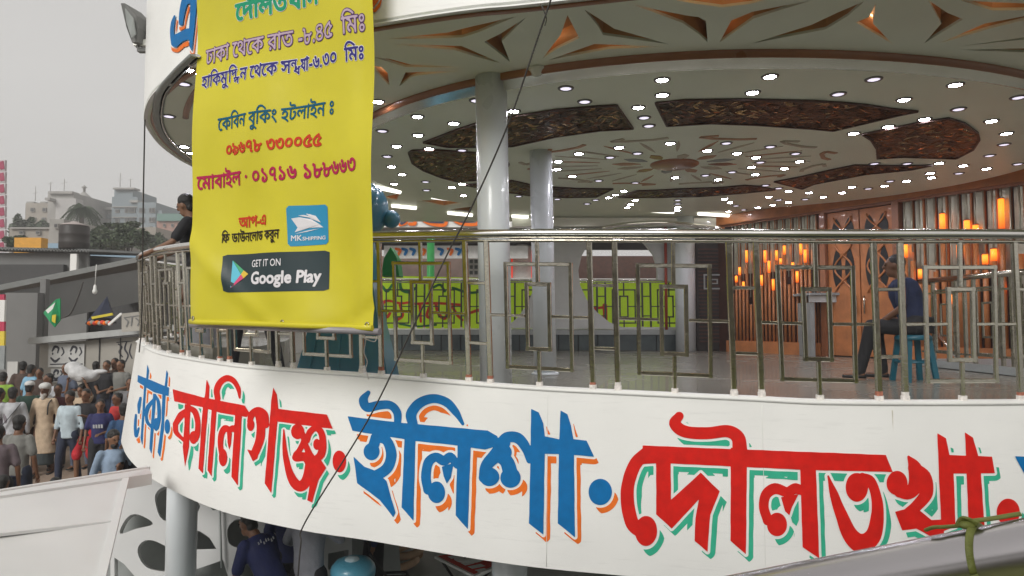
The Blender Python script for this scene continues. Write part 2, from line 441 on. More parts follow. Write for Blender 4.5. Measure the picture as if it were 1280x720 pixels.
# ------------------------------------------------------------------ plan curves of the launch's upper deck
FRONT = [(1278,504,293,4.56),(1046,504,293,4.51),(933,499,292.5,4.61),(793,492.5,292,4.75),(643,484.5,292,4.95),(472,471,294,5.38),
         (400,466,296,5.57),(303,458.5,301,6.03),(236,449,307,6.7),(196,441,313,7.44),(176,430,320,8.15)]
lip, rl = [], []
for x, yl, yr, z in FRONT: lip.append(at(x, yl, z)); rl.append(at(x, yr, z))
def more(X, Y, zl, zr): lip.append(Vector((X, Y, zl))); rl.append(Vector((X, Y, zr)))
more(-4.95, 9.1, -.27, .80); more(-5.05, 10.3, -.25, .82); more(-4.65, 11.8, -.22, .84); more(-3.9, 13.2, -.2, .85); more(-2.8, 14.3, -.2, .85)
more(-1, 14.45, -.2, .85); more(1.5, 14.45, -.2, .85); more(4.0, 14.45, -.2, .85)
lip.insert(0, Vector((5.6, 4.85, -.56))); rl.insert(0, Vector((5.6, 4.85, .57)))
lip.insert(0, Vector((8.5, 5.6, -.56))); rl.insert(0, Vector((8.5, 5.6, .57)))
LP = catmull(lip, 16); RP = catmull(rl, 16)
US = np.concatenate([[0], np.cumsum(np.hypot(*np.diff(LP[:, :2], axis=0).T))]); UMAX = US[-1]
def Pl(u): return np.stack([np.interp(u, US, LP[:, k]) for k in range(3)], -1)
def Pr(u): return np.stack([np.interp(u, US, RP[:, k]) for k in range(3)], -1)
def nrm(u):
    a, b = Pl(np.asarray(u)-.05), Pl(np.asarray(u)+.05); d = b-a; n = np.stack([d[..., 1]*-1, d[..., 0], 0*d[..., 0]], -1)
    n = n/np.linalg.norm(n, axis=-1, keepdims=True)
    return -n if False else n
# outward normal check: at the front it must point towards the camera (-Y)
SGN = -1.0 if nrm(np.array([4.0]))[0, 1] > 0 else 1.0
def out(u): return nrm(u)*SGN
u_sil = US[np.argmin(proj(LP)[0][:200])]
def Bt(u, off=0.):   # bottom edge of the painted board, flared outwards towards the bow
    u = np.asarray(u, float); fl = .03+.12*np.clip((u-7.5)/3, 0, 1)
    p = Pl(u)+out(u)*(fl[..., None]); p[..., 2] = Pl(u)[..., 2]-1.23
    return p
def surf(u, w_, off=0.):
    a = Pl(u); b = Bt(u); w_ = np.asarray(w_)[..., None]
    return a*(1-w_)+b*w_+out(u)*off
def unproj_surf(px, py):
    # photograph pixel -> (u, w) on the board, by Newton steps
    ut = np.linspace(2.0, u_sil-.02, 500); w_ = np.full(px.shape, .5); u = np.zeros(px.shape)
    lv = np.linspace(-.1, 1.1, 13); X = np.array([proj(surf(ut, np.full(ut.shape, q)))[0] for q in lv]); Yv = np.array([proj(surf(ut, np.full(ut.shape, q)))[1] for q in lv])
    for _ in range(8):
        fi = np.clip((w_+.1)/.1, 0, 11.999); i0 = fi.astype(int); fr = fi-i0
        # u for this px at level w
        ua = np.zeros(px.shape); 
        for L in range(12):
            m = i0 == L
            if m.any():
                xr = X[L][::-1]*1.0; xr2 = X[L+1][::-1]
                ur = ut[::-1]
                ua[m] = (1-fr[m])*np.interp(px[m], np.maximum.accumulate(xr), ur)+fr[m]*np.interp(px[m], np.maximum.accumulate(xr2), ur)
        u = ua
        y0 = proj(surf(u, np.zeros(px.shape)))[1]; y1 = proj(surf(u, np.ones(px.shape)))[1]
        w_ = np.clip((py-y0)/(y1-y0), -.05, 1.05)
    return u, w_
HC, HD = 2.08, 1.95      # heights of the outer ceiling and the dropped round ceiling
FLZ = -.62
# ---- painted board under the railing
UB = np.linspace(.0, UMAX, 190)
sb = thing('signboard', tuple(Pl(np.array([6.]))[0]), 'long curved white board under the railing with hand painted red and blue Bengali words', 'signboard')
mb = MB(); n = len(UB); rows = []
for w_ in (0, .2, .4, .6, .8, 1): rows.append(surf(UB, np.full(UB.shape, w_)))
inner = [surf(UB, np.full(UB.shape, 1.), -.05), surf(UB, np.full(UB.shape, 0.), -.05)]
allr = rows+inner; k0 = len(mb.v)
for r in allr: mb.v += [tuple(p) for p in r]
for i in range(5):
    for j in range(n-1): mb.f.append((i*n+j, (i+1)*n+j, (i+1)*n+j+1, i*n+j+1)); mb.mi.append(0); mb.sm.append(True)
k1 = len(mb.v); mb.v += [tuple(p) for r in (rows[-1], inner[0], inner[1], rows[0]) for p in r]
for i in range(3):
    for j in range(n-1): mb.f.append((k1+i*n+j, k1+(i+1)*n+j, k1+(i+1)*n+j+1, k1+i*n+j+1)); mb.mi.append(0); mb.sm.append(False)
mb.build('board', M_board, sb)
# rounded white kerb on top of it
mb = MB(); mb.tube([Vector(p)+Vector((0, 0, .0)) for p in Pl(UB)-out(UB)*.05], (.07, .022), 8); mb.build('kerb', M_white, sb)
for us_ in (1.2, 3.05, 5.02, 6.95, 8.4):
    q_ = [Vector(surf(np.array([us_]), np.array([w__]), .0015)[0]) for w__ in np.linspace(.03, .99, 9)]; mb = MB(); mb.tube(q_, .0022, 5); mb.build('seam', M_white, sb)
M_streak = mat('grime_streak', (.62,.58,.50), .7, var=.3, scale=20)
for k in range(7):
    us_ = random.uniform(1.5, 9.5); L_ = random.uniform(.05,.22); wd_ = random.uniform(.002,.005); w0 = .035
    q_ = [surf(np.array([us_+s_*wd_*(1-t_)]), np.array([w0+L_*t_]), .0012)[0] for t_, s_ in ((0,-1),(.5,-1),(1,0),(.5,1),(0,1))]
    MB().add([tuple(v) for v in q_], [(0,1,2,3,4)]).build('grime_streak', M_streak, sb)
# ---- hand-painted words (outlines traced once, laid on the curved board as 3 mm paint)
P, S, E_ = 'P', 'S', 'E'
W1 = xf([(P,[(57,85),(232,158),(228,205),(150,185),(55,125)]),(P,[(110,25),(120,60),(113,130),(102,124)]),(P,[(218,58),(226,75),(220,170),(205,166)]),
 (S,[(72,215),(64,255),(62,300)],[6,9,5]),(S,[(46,310),(42,380),(48,428),(62,385)],[5,8,9,6]),(P,[(93,140),(104,145),(82,480),(72,440)]),
 (P,[(143,190),(160,195),(134,535),(122,500),(135,300)]),(S,[(147,225),(114,268),(103,310)],[9,12,11]),(S,[(103,310),(110,350),(132,378)],[9,9,7]),
 (S,[(152,200),(172,240),(176,330),(164,385)],[8,9,10,11]),(E_,(160,365),14,36),(P,[(196,160),(214,165),(202,400),(182,548),(168,520),(190,350)]),(E_,(222,376),15,42)], 4.49, 160, 450)
W2 = xf([(P,[(48,115),(205,158),(430,203),(452,240),(440,265),(300,242),(205,212),(56,180)]),
 (S,[(124,232),(92,255),(62,300)],[16,18,14]),(S,[(62,300),(67,345),(108,388)],[14,12,9]),(P,[(112,195),(142,198),(134,420),(113,525),(101,420),(110,300)]),
 (S,[(135,215),(165,235),(180,290),(178,350),(165,380)],[14,16,14,15,18]),(E_,(158,372),21,34),
 (P,[(228,62),(243,100),(241,150),(236,200),(207,560),(184,535),(208,200),(218,150)]),
 (P,[(256,195),(283,200),(254,578),(232,545)]),(S,[(286,165),(281,120),(300,77),(335,56),(370,70),(395,112),(402,162)],[15,16,17,17,15,12,4]),
 (P,[(378,250),(414,258),(392,625),(358,580)]),(S,[(390,345),(368,325),(350,336)],[14,17,15]),(S,[(350,334),(325,326),(306,355),(301,410),(306,455)],[15,18,16,14,14]),(E_,(314,478),22,46),(P,[(335,345),(362,350),(356,410),(347,438),(338,400)])], 4.2353, 205, 460)
W2 += xf([(E_,(55,250),18,30),(S,[(50,232),(62,195),(92,178),(122,198),(130,250)],[13,17,19,20,17]),(S,[(95,195),(106,260),(100,325),(78,385)],[18,22,22,20]),(P,[(37,372),(66,380),(100,365),(88,418),(66,432)]),
 (P,[(168,60),(186,95),(193,170),(186,260),(158,590),(125,540),(148,260),(157,130)]),(P,[(186,168),(435,198),(466,270),(400,262),(184,232)]),
 (S,[(220,275),(226,380),(246,480),(275,540),(305,556),(333,528),(348,460),(350,420)],[4,12,18,24,27,25,22,19]),
 (E_,(290,284),33,38),(S,[(302,285),(322,325),(300,375),(284,400)],[20,15,14,18]),(S,[(284,412),(330,412),(352,450)],[22,22,20]),
 (S,[(337,330),(350,288),(380,266),(408,290),(416,350),(405,400),(378,425)],[13,16,15,16,18,20,18]),(E_,(386,348),18,28),(S,[(328,345),(350,400),(380,440)],[12,17,20]),
 (P,[(358,430),(400,415),(431,465),(392,530),(362,636),(338,625),(352,540),(370,470)]),(E_,(498,433),34,54)], 4, 300, 470)
W3 = xf([(P,[(45,155),(240,178),(570,208),(605,228),(620,262),(560,280),(440,262),(300,248),(62,210)]),
 (S,[(122,64),(104,92),(118,120),(160,112),(205,112),(230,140),(232,185)],[8,17,18,17,16,15,13]),
 (S,[(150,232),(192,248),(208,300),(192,350),(150,378),(120,385)],[17,18,20,20,20,17]),(E_,(134,288),30,32),(S,[(150,236),(145,255),(138,275)],[20,20,20]),
 (P,[(67,308),(108,345),(150,360),(190,398),(224,515),(216,532),(165,468),(80,406)]),
 (P,[(258,235),(299,240),(291,545),(247,495)]),(S,[(290,190),(283,145),(315,103),(365,86),(415,100),(450,138),(476,182)],[18,20,19,17,17,14,6]),
 (P,[(458,235),(506,260),(495,576),(449,525)]),(S,[(455,338),(430,308),(405,322),(375,308),(347,330),(338,385),(346,430)],[14,17,18,17,18,18,18]),(E_,(378,440),32,40),(P,[(398,345),(442,330),(432,385),(416,408),(404,378)]),
 (S,[(610,262),(640,234),(682,236),(712,272),(726,320)],[16,20,21,18,12]),(S,[(630,255),(600,300),(565,340),(556,385)],[24,26,22,20]),(E_,(576,382),37,35),(S,[(610,300),(640,325),(655,370)],[24,26,28]),(E_,(655,385),38,38),(E_,(630,290),30,30),
 (P,[(732,124),(760,138),(778,180),(784,232),(778,598),(724,555),(730,300)]),
 (P,[(842,130),(868,145),(882,190),(892,250),(896,606),(832,555),(836,300)]),
 (P,[(770,226),(835,240),(850,236),(940,245),(968,306),(880,298),(770,294)]),
 (E_,(991,438),44,49)], 3.0, 420, 470)
W4 = xf([(P,[(150,184),(250,188),(870,212),(890,263),(620,256),(200,236),(150,240)]),
 (S,[(165,203),(128,240),(107,300),(106,360),(120,415),(150,440)],[18,19,19,20,20,22]),(E_,(160,437),33,44),
 (P,[(190,230),(233,236),(234,345),(322,265),(378,320),(350,390),(342,498),(304,466),(306,400),(316,345),(236,430),(190,388)]),
 (S,[(258,96),(245,118),(275,142),(340,147),(400,141),(432,160),(438,200)],[13,17,18,18,18,20,22]),
 (P,[(411,190),(459,205),(456,506),(410,466)]),
  (E_,(903,296),31,36),(S,[(937,218),(955,250),(958,300),(938,325),(910,322)],[4,20,22,19,17]),(S,[(950,240),(985,275),(990,325),(962,362),(935,385)],[9,18,19,17,15]),
 (P,[(897,381),(955,366),(1005,405),(1042,404),(1042,456),(1015,460),(960,430),(918,436)]),
 (P,[(1022,147),(1048,162),(1058,212),(1070,250),(1076,425),(1035,440),(1028,300)]),
 (P,[(1104,145),(1128,160),(1142,212),(1150,250),(1162,425),(1115,428),(1108,250)]),
 (P,[(1055,212),(1184,217),(1192,266),(1055,268)]),
 (E_,(1232,382),34,40)], 2.3704, 740, 480)
W4 += xf([(P,[(480,170),(558,172),(575,634),(492,578)]),(S,[(500,302),(458,287),(425,302)],[22,27,25]),(S,[(415,306),(355,287),(310,318),(299,380),(318,445)],[24,28,26,24,25]),(E_,(365,466),50,58),(P,[(385,330),(472,315),(440,380),(426,420),(405,400)]),
 (E_,(763,280),56,72),(S,[(620,225),(650,320),(690,430),(735,525),(790,560),(845,520),(866,420),(860,330),(832,250),(790,225)],[5,22,31,40,48,40,32,26,24,18])], 4, 880, 540)
W5 = [(P,[(1268,571),(1330,574),(1330,598),(1282,597)]),(P,[(1300,590),(1318,592),(1318,660),(1300,645)])]
CELL = .6
def paint(name, S_, xs, ys, m, off, label):
    V2, Fc = march(xs, ys, S_)
    if len(V2) == 0: return
    u, w_ = unproj_surf(V2[:, 0], V2[:, 1]); V3 = surf(u, w_, off)
    sheets(name, V3, Fc, m, sb, label)
def word(prims, main, shade, sh, gap, thick, lab):
    lo = np.min([np.min(np.array(p[1] if p[0] != 'E' else [p[1]]), 0) for p in prims], 0)-20
    hi = np.max([np.max(np.array(p[1] if p[0] != 'E' else [p[1]]), 0) for p in prims], 0)+24
    lo[0] = max(lo[0], 166); xs = np.arange(lo[0], hi[0], CELL); ys = np.arange(lo[1], hi[1], CELL); X, Y = np.meshgrid(xs, ys)
    wob = .2*np.sin(X*.21+Y*.11)+.15*np.sin(Y*.27-X*.07)
    A = field(prims, X, Y)+wob*.5
    B = field(prims, X-sh[0], Y-sh[1])+wob
    paint('painted_letter', A, xs, ys, main, .004, lab[0])
    paint('letter_outline', np.maximum(np.maximum(B, gap-A), A-gap-thick), xs, ys, shade, .002, lab[1])
word(W1, M_blue, M_orange, (2.8, 7), 1.4, 3.4, ('blue painted word at the bow end', 'orange outline of the blue word at the bow end'))
word(W2, M_red, M_green, (5, 9.5), 2.2, 4.6, ('red painted word left', 'green outline of the left red word'))
word(W3, M_blue, M_orange, (8, 12.5), 3.1, 6.4, ('blue painted word in the middle', 'orange outline of the middle blue word'))
word(W4, M_red, M_green, (9, 13.5), 3.3, 6.6, ('red painted word right', 'green outline of the right red word'))
word(W5, M_blue, M_orange, (8, 12.5), 3.1, 6.4, ('first stroke of the next blue word', 'orange outline of the next blue word'))
# ---- stainless railing along the deck edge
def px_u(fn, px, hi=None):
    ut = np.linspace(1.5, u_sil-.05, 800); x = proj(fn(ut))[0]; return float(np.interp(px, np.maximum.accumulate(x[::-1]), ut[::-1]))
rail = thing('railing', tuple(Pl(np.array([6.5]))[0]), 'polished steel railing of square posts and nested rectangles above the white painted board', 'railing')
mb = MB(); mb.tube([Vector(p) for p in Pr(UB)], .034, 12); mb.build('handrail', M_bright, rail)
mb = MB(); q = Pr(UB)-np.array([0, 0, .052]); mb.tube([Vector(p) for p in q], (.026, .012), 4); mb.build('under_rail', M_steel, rail)
def Q(ut, ub, f):
    a = Pr(np.array([ut]))[0]+np.array([0, 0, -.045]); b = Pl(np.array([ub]))[0]-out(np.array([ub]))[0]*.04
    return Vector(a*(1-f)+b*f)
def post(ut, ub, parent, m, w_=.040):
    mb = MB(); n = out(np.array([ut]))[0]; mb.cbar(Q(ut, ub, 0), Q(ut, ub, .955), w_, w_*.8, up=n); o = mb.build('post', m, parent)
    mb = MB(); mb.cbar(Q(ut, ub, .955), Q(ut, ub, 1.01), w_*1.25, w_*1.1, up=n); 
    mb.cbar(Q(ut, ub, .925+.02*random.random()), Q(ut, ub, .956), w_*1.04, w_*.9, up=n, mi=1); f = mb.build('post_foot', [M_weld, M_rust if random.random() < .5 else M_weld], None)
    f.parent = o
def poly_bars(mb, pts, w_, n, close=False):
    m = len(pts)
    for i in range(m if close else m-1): 
        a, b = pts[i], pts[(i+1) % m]; d = (b-a).normalized()
        mb.cbar(a-d*w_*.5, b+d*w_*.5, w_, w_*(.8 if abs(d.z) > .5 else .76), up=n)
def frame_m(utc, ubc, parent, m, hw=.24, iw=.083):
    n = Vector(out(np.array([utc]))[0])
    def q(du, f): return Q(utc+du, ubc+du, f)
    mb = MB(); poly_bars(mb, [q(-hw,.165), q(hw,.165), q(hw,.865), q(-hw,.865)], .029, n, True); mb.build('outer_frame', m, parent)
    mb = MB(); poly_bars(mb, [q(-iw,.30), q(iw,.30), q(iw,.735), q(-iw,.735)], .030, n, True); mb.build('inner_frame', m, parent)
    MB().cbar(q(0, 0), q(0, .285), .029, .026, up=n).build('centre_bar', m, parent); MB().cbar(q(0, .75), q(0, 1.0), .029, .026, up=n).build('centre_bar', m, parent)
    for s in (-1, 1): MB().cbar(q(s*(iw+.018), .515), q(s*.388, .515), .022, .022, up=n).build('side_bar', m, parent)
    mb = MB(); mb.cbar(q(0, .955), q(0, 1.01), .046, .046, up=n); mb.build('post_foot', M_weld, parent)
PPX = [(225.5,226.5),(275,276),(352,353),(461.5,461.5),(594,597),(752,756.5),(927,936),(1108,1120),(1282,1298)]
FPX = [(246,247),(310,310),(404,405),(525,526),(671,673),(841,844),(1018,1028),(1199,1209)]
up_ = [(px_u(Pr, a), px_u(Pl, b)) for a, b in PPX]; uf_ = [(px_u(Pr, a), px_u(Pl, b)) for a, b in FPX]
def pair(ut, ub, parent, m):
    for s in (-1, 1): post(ut+s*.088, ub+s*.088, parent, m)
    n = Vector(out(np.array([ut]))[0])
    for f in (.30, .715): MB().cbar(Q(ut-.07, ub-.07, f), Q(ut+.07, ub+.07, f), .024, .024, up=n).build('cross_bar', m, parent)
for a, b in up_: pair(a, b, rail, M_steel)
for a, b in uf_: frame_m(a, b, rail, M_steel)
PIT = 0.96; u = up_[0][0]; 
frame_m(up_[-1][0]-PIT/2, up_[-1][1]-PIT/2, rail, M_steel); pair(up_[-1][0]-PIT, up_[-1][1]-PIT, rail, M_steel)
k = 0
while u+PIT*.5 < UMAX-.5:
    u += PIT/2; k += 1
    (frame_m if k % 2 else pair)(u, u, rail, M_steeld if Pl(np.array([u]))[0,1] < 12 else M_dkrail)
# ---- decks
def deck(name, Z, th, m, inset=.04):
    pl = Pl(UB)-out(UB)*inset; poly = [(p[0], p[1]) for p in pl[::2]]+[(8.5, 14.45)]
    mb = MB(); mb.prism([(x, y, Z) for x, y in poly], (0, 0, -th)); return structure(mb.build(name, m))
deck('upper_deck_floor', FLZ, .1, M_floor)
mb = MB(); mb.prism([(-4.75,10.5),(-4.7,9.0),(-4.25,8.15),(-3.7,7.55),(-3.0,6.85),(-2.7,7.3),(-3.0,9.0),(-3.4,10.5)] and [(x, y, FLZ+.34) for x, y in [(-4.75,10.5),(-4.7,9.0),(-4.25,8.2),(-3.7,7.6),(-3.05,6.95),(-2.7,7.3),(-3.0,9.0),(-3.4,10.5)]], (0,0,-.335)); structure(mb.build('bow_step', M_floor))
# ---- columns
def column(px, Y, z0, z1, r, label, lean=.02, group='white columns of the launch', m=None):
    X = at(px, 400, Y).x; t = thing('column', (X, Y, z0), label, 'column', group)
    mb = MB(); mb.tube([(X+lean*.2, Y, z0), (X-lean*(z1-z0-.4), Y, z1)], r, 28); mb.build('shaft', m or M_colm, t)
    mb = MB(); mb.lathe([(r+.03, 0), (r+.03, .015), (r+.005, .03)], (X+lean*.2, Y, z0), 28); mb.build('base_ring', M_colm, t)
column(620, 5.75, FLZ, HC, .136, 'thick pale column just behind the railing, crossed by the slanting cable')
column(681, 7.8, FLZ, HD, .13, 'pale column standing further inside, right of the thickest one')
column(233, 7.0, -3.5, -.72, .145, 'pale column under the painted board at the left, in front of the cut-out screen', 0)
column(637, 5.9, -3.5, -.72, .153, 'pale column under the painted board right of the little table', 0)
column(438, 9.2, -3.5, -.72, .09, 'slim grey column on the lower deck behind the grey shirt', 0)
# ------------------------------------------------------------------ roof and ceiling
rim_px = [(675,2),(600,9),(540,17),(466,29),(400,40),(330,54),(280,66),(245.5,77),(212,97),(188,120),(180,142),(183,158),(199,180),(221,197),(239,207)]
rim = [(7.5,3.6),(5.0,3.35),(3.2,3.6),(1.6,4.0)]
for x, y in rim_px: p = atz(x, y, HC); rim.append((p.x, p.y))
rim += [(-4.35,10.3),(-3.95,11.8),(-3.2,13.2),(-2.3,14.3)]
RC = catmull(rim, 5); RC = [tuple(p) for p in RC]
CX, CY, AL, AR, BB = 2.0, 8.75, 4.1, 4.7, 3.62
def disc(t, k=1.): c, s = math.cos(t), math.sin(t); return (CX+(AR if c > 0 else AL)*k*c, CY+BB*k*s)
def rho(X, Y): dx = X-CX; return math.hypot(dx/(AR if dx > 0 else AL), (Y-CY)/BB)
stars = [
 [(65,157),(320,130),(390,112),(590,66),(440,130),(375,150),(330,152)],[(88,176),(375,184),(430,208),(530,252),(440,230),(345,200)],
 [(632,70),(535,165),(568,247),(465,167),(530,135)],[(20,228),(90,236),(170,258),(405,270),(150,268)],[(16,262),(55,268),(78,292),(86,342),(50,305)],
 [(125,345),(150,290),(385,283),(200,300),(170,310)],[(798,60),(845,152),(755,195),(697,235),(770,140)],
 [(865,38),(920,72),(985,115),(1205,177),(940,140),(920,105)],[(720,241),(905,176),(1180,187),(960,196)]]
stars = [[(x/3.2+460, y/3.2) for x, y in s] for s in stars]
st2 = [[(-215,15),(-130,35),(0,60),(40,65),(68,80),(75,160),(40,130),(-20,88)],[(-180,-28),(330,-10),(240,14),(130,28),(0,10)],
 [(475,0),(250,70),(120,162),(165,78),(245,45)],[(245,165),(470,95),(570,48),(672,5),(610,60),(525,112)],[(270,177),(530,143),(742,180),(530,160)],
 [(716,12),(705,90),(778,167),(640,85),(690,65)],[(915,0),(990,50),(1048,73),(900,165),(965,90)],[(1035,0),(1150,8),(1350,15),(1350,38),(1160,40)],
 [(958,165),(1130,90),(1300,58),(1300,72),(1150,108)],[(1035,190),(1350,183),(1350,202)],[(1040,176),(1280,142),(1280,150)]]
stars += [[(x/3.048+860, y/3.048) for x, y in s] for s in st2]
stars += [[(481,246),(500,242),(496,250),(488,249)],[(520,251),(545,250),(580,253),(555,258),(538,254)],[(560,262),(592,258),(588,265)],[(655,252),(690,250),(700,254),(668,257)]]
loops = []
for s in stars:
    q = [atz(x, y, HC) for x, y in s]; loops.append([(p.x, p.y) for p in q])
loops = [l for l in loops if all(rho(*p) > 1.02 for p in l)]
hole = [disc(2*math.pi*i/96, .985) for i in range(96)]
soff_out = RC+[(9.5, 14.3), (9.5, 3.6)]
soff = structure(flat('ceiling', soff_out, loops+[hole], M_soffit, .02, None, Matrix.Translation((0, 0, HC+.01))))
soff['label'] = 'grey painted outer ceiling with star shaped cut-outs'
for l in loops:
    mb = MB(); n = len(l); c = np.mean(l, 0)
    vs = [(x, y, HC+.019) for x, y in l]+[(x, y, HC+.13) for x, y in l]
    mb.add(vs, [(i, (i+1) % n, n+(i+1) % n, n+i) for i in range(n)]+[tuple(range(n, 2*n))], 0)
    sr = mb.build('star_recess', M_gold, soff)
    if n > 3 and len(loops) and loops.index(l) % 5 != 2:
        ll = [(Vector((*l[i], 0))-Vector((*l[i-1], 0))).length for i in range(n)]; i = int(np.argmax(ll)); a_, b_ = Vector((*l[i-1], HC+.115)), Vector((*l[i], HC+.115)); cc_ = Vector((*c, HC+.115)); a_, b_ = a_.lerp(cc_, .1), b_.lerp(cc_, .1)
        MB().tube([a_.lerp(b_, .1), a_.lerp(b_, .9)], .006, 5).build('led_strip', M_led).parent = sr
# dropped round ceiling with brown and white rim
N = 120; prof = [(1.0, HC), (1.0, HC-.058), (.994, HC-.060), (.986, HD+.004), (.982, HD), (0, HD)]
vs = []; fs = []; mi = []
for k, z in prof[:-1]:
    for i in range(N): x, y = disc(2*math.pi*i/N, k); vs.append((x, y, z))
for r_ in range(len(prof)-2):
    for i in range(N): j = (i+1) % N; fs.append((r_*N+i, r_*N+j, (r_+1)*N+j, (r_+1)*N+i)); mi.append([1, 1, 2, 2][r_])
fs.append(tuple((len(prof)-2)*N+i for i in range(N))); mi.append(0)
mb = MB(); mb.v = vs; mb.f = fs; mb.mi = mi; mb.sm = [m_ != 0 for m_ in mi]
dc = structure(mb.build('dropped_ceiling', [M_soffit, M_brownrim, M_cover]))
def cpoly(pts, z=HD): return [(p.x, p.y, z) for p in (atz(x, y, z) for x, y in pts)]
panels = [[(529.5,178),(546,171.7),(571,162),(599,152.8),(640,145.5),(695.5,137),(745.5,132.8),(770.5,131.4),(791,160.5),(751,162.5),(695.5,170.3),(665,177),(640,182.5),(599,183.5),(560,183.5)],
 [(820,128.6),(856,125),(931,124),(1017,126),(1050,128),(1083,131),(1111,135.5),(1147,139),(1122,144),(1042,163),(1017,160.6),(945,155.6),(889,153.6),(834,157)],
 [(1078,167.5),(1150,152.8),(1185.5,147.5),(1205,153.6),(1221.7,166),(1224,174.4),(1216,187),(1195,198),(1130,196),(1097,198),(1096,185.5),(1089,174.4)],
 [(968,227),(1000,221),(1035,213),(1069,206),(1111,207),(1166,206.4),(1139,212),(1083,217.5),(1017,230),(1003,236)],
 [(511,191),(515.5,187.8),(543,187),(599,191),(630,196),(636,205),(630,217),(599,225),(571,226.7),(551.7,221.7),(529.5,213),(515.5,203.6)],
 [(579,231),(599,229.5),(640,225.5),(668,232),(695.5,234),(723,235.5),(766,236),(745.5,246),(709,246.7),(660,244),(620,238)],
 [(773,246.7),(795.6,238.3),(818,237.8),(848,236),(903,234),(931,231.4),(950.6,232.8),(968.6,237),(931,241),(875.6,245.3),(820,246.5)]]
for p in panels:
    mb = MB(); q = cpoly(p, HD-.008); mb.prism(q, (0, 0, .03)); mb.build('carved_panel', M_carved, dc)
    q2 = [(a[0], a[1]) for a in q]; mb = MB(); xs_, ys_ = [a[0] for a in q2], [a[1] for a in q2]; st = .075
    for gx in np.arange(min(xs_), max(xs_), st):
        for gy in np.arange(min(ys_), max(ys_), st):
            x_, y_ = gx+random.uniform(-.03,.03), gy+random.uniform(-.03,.03)
            if poly_sd(np.array([x_]), np.array([y_]), q2)[0] > -.03: continue
            an = random.choice((.5, 2.2, 3.6, 5.4))+random.uniform(-.25,.25); d_ = Vector((math.cos(an), math.sin(an), random.uniform(-.22,.22))); e_ = Vector((-math.sin(an), math.cos(an), random.uniform(-.5,.5))); c3 = Vector((x_, y_, HD-.018)); L_ = random.uniform(.045,.07)
            mb.add([c3-d_*L_, c3+e_*.014, c3+d_*L_, c3-e_*.014], [(0,1,2,3)], mi=random.random() < .45)
    fk = mb.build('carved_leaves', M_flake, dc); fk['kind'] = 'stuff'
    mb = MB(); q = [Vector(a) for a in q]
    for i in range(len(q)): mb.bar(q[i]+Vector((0,0,-.004)), q[(i+1) % len(q)]+Vector((0,0,-.004)), .022, .018)
    mb.build('panel_edge', M_darkbr, dc)
# rosette in the middle with petals and bracket shapes
mc = atz(843, 205, HD)
def dpos(ang, r, asp=.68): return Vector((mc.x+r*math.cos(ang), mc.y+r*math.sin(ang)*asp, HD))
mb = MB(); mb.lathe([(.02,-.03),(.27,-.028),(.3,-.012),(.3,.0)], mc, 28); mb.build('rosette', M_brownrim, dc)
def lens(a, r0, r1, w_, m, name):
    p0, p1 = dpos(a, r0), dpos(a, r1); d = (p1-p0); s = Vector((-d.y, d.x, 0)).normalized()*w_; q = [p0, p0+d*.3+s*.8, p0+d*.65+s, p1, p0+d*.65-s, p0+d*.3-s*.8]
    mb = MB(); mb.prism([v+Vector((0,0,-.007)) for v in q], (0,0,.012)); mb.build(name, m, dc)
for i in range(12): lens(math.pi*2*i/12, .42, .78, .07, [M_brownrim, M_relief, M_reliefw, M_ledge][i % 4], 'petal')
for i in range(24): lens(math.pi*2*(i+.5)/24, .95, 1.65, .022, M_relief if i % 3 else M_reliefw, 'ray')
for i in range(12):
    a = math.pi*2*(i+.3)/12; da = .17; mb = MB(); c = [dpos(a-da, 1.86), dpos(a-da*.5, 1.78), dpos(a+da*.5, 1.78), dpos(a+da, 1.86), dpos(a+da*.45, 1.94), dpos(a-da*.45, 1.94)]
    for k in (5, 0, 1, 2): mb.bar(c[k]+Vector((0,0,-.003)), c[(k+1) % 6]+Vector((0,0,-.003)), .05, .014)
    mb.build('bracket', M_reliefw if i % 2 else M_relief, dc)
# round downlights
L1 = [(45,168),(223,235),(387,266),(488,163),(64,300),(225,319),(129,369),(274,380),(423,387),(86,415),(106,461),(154,496),(117,538),(259,529),(263,567),(377,554),(423,539),(430,591)]
L2 = [(242,108),(327,168),(676,70),(676,138),(569,194),(594,240),(616,277),(712,355),(482,375),(302,402),(564,401),(441,419),(207,438),(203,473),(272,504),(390,524),(554,534),(503,571),(467,587),(436,600),(376,611),(338,628),(554,613),(535,630),(519,645),(30,594),(204,607),(8,211)]
L3 = [(513,55),(435,127),(316,355),(514,371),(231,389),(365,401),(450,419),(469,441),(628,402),(646,437),(430,463),(578,469),(342,485),(222,500),(447,496),(279,519),(86,510),(493,545),(552,558),(597,571),(508,597),(689,578),(671,608),(552,611),(596,621),(526,633),(458,645),(394,655),(360,637),(333,622),(309,606),(326,663),(98,612),(98,628),(98,644),(96,657),(515,656)]
L4 = [(332,67),(172,134),(468,159),(397,281),(241,311),(335,447),(482,447),(105,597),(190,578),(234,552),(307,560),(405,526),(380,547),(480,526)]
L5 = [(231,92),(245,202),(515,149),(92,247),(393,255),(461,311),(450,361),(385,411),(158,445),(267,456),(371,470),(512,449),(247,491),(119,490),(123,510)]
LL = [(x/3.6+460, y/3.6+80) for x, y in L1]+[(x/3.6+640, y/3.6+80) for x, y in L2]+[(x/3.6+820, y/3.6+80) for x, y in L3]+[(x/3.6+1000, y/3.6+80) for x, y in L4]+[(x/3.6+1130, y/3.6+80) for x, y in L5]
LL += [(243,89),(230,104.5),(211,145),(230,183),(239,191)]
mr = MB(); mr.lathe([(.046,.004),(.048,-.009),(.066,-.008),(.07,.0),(.07,.008)], (0,0,0), 20); ring_me = mr.mesh('lamp_ring', M_lampring)
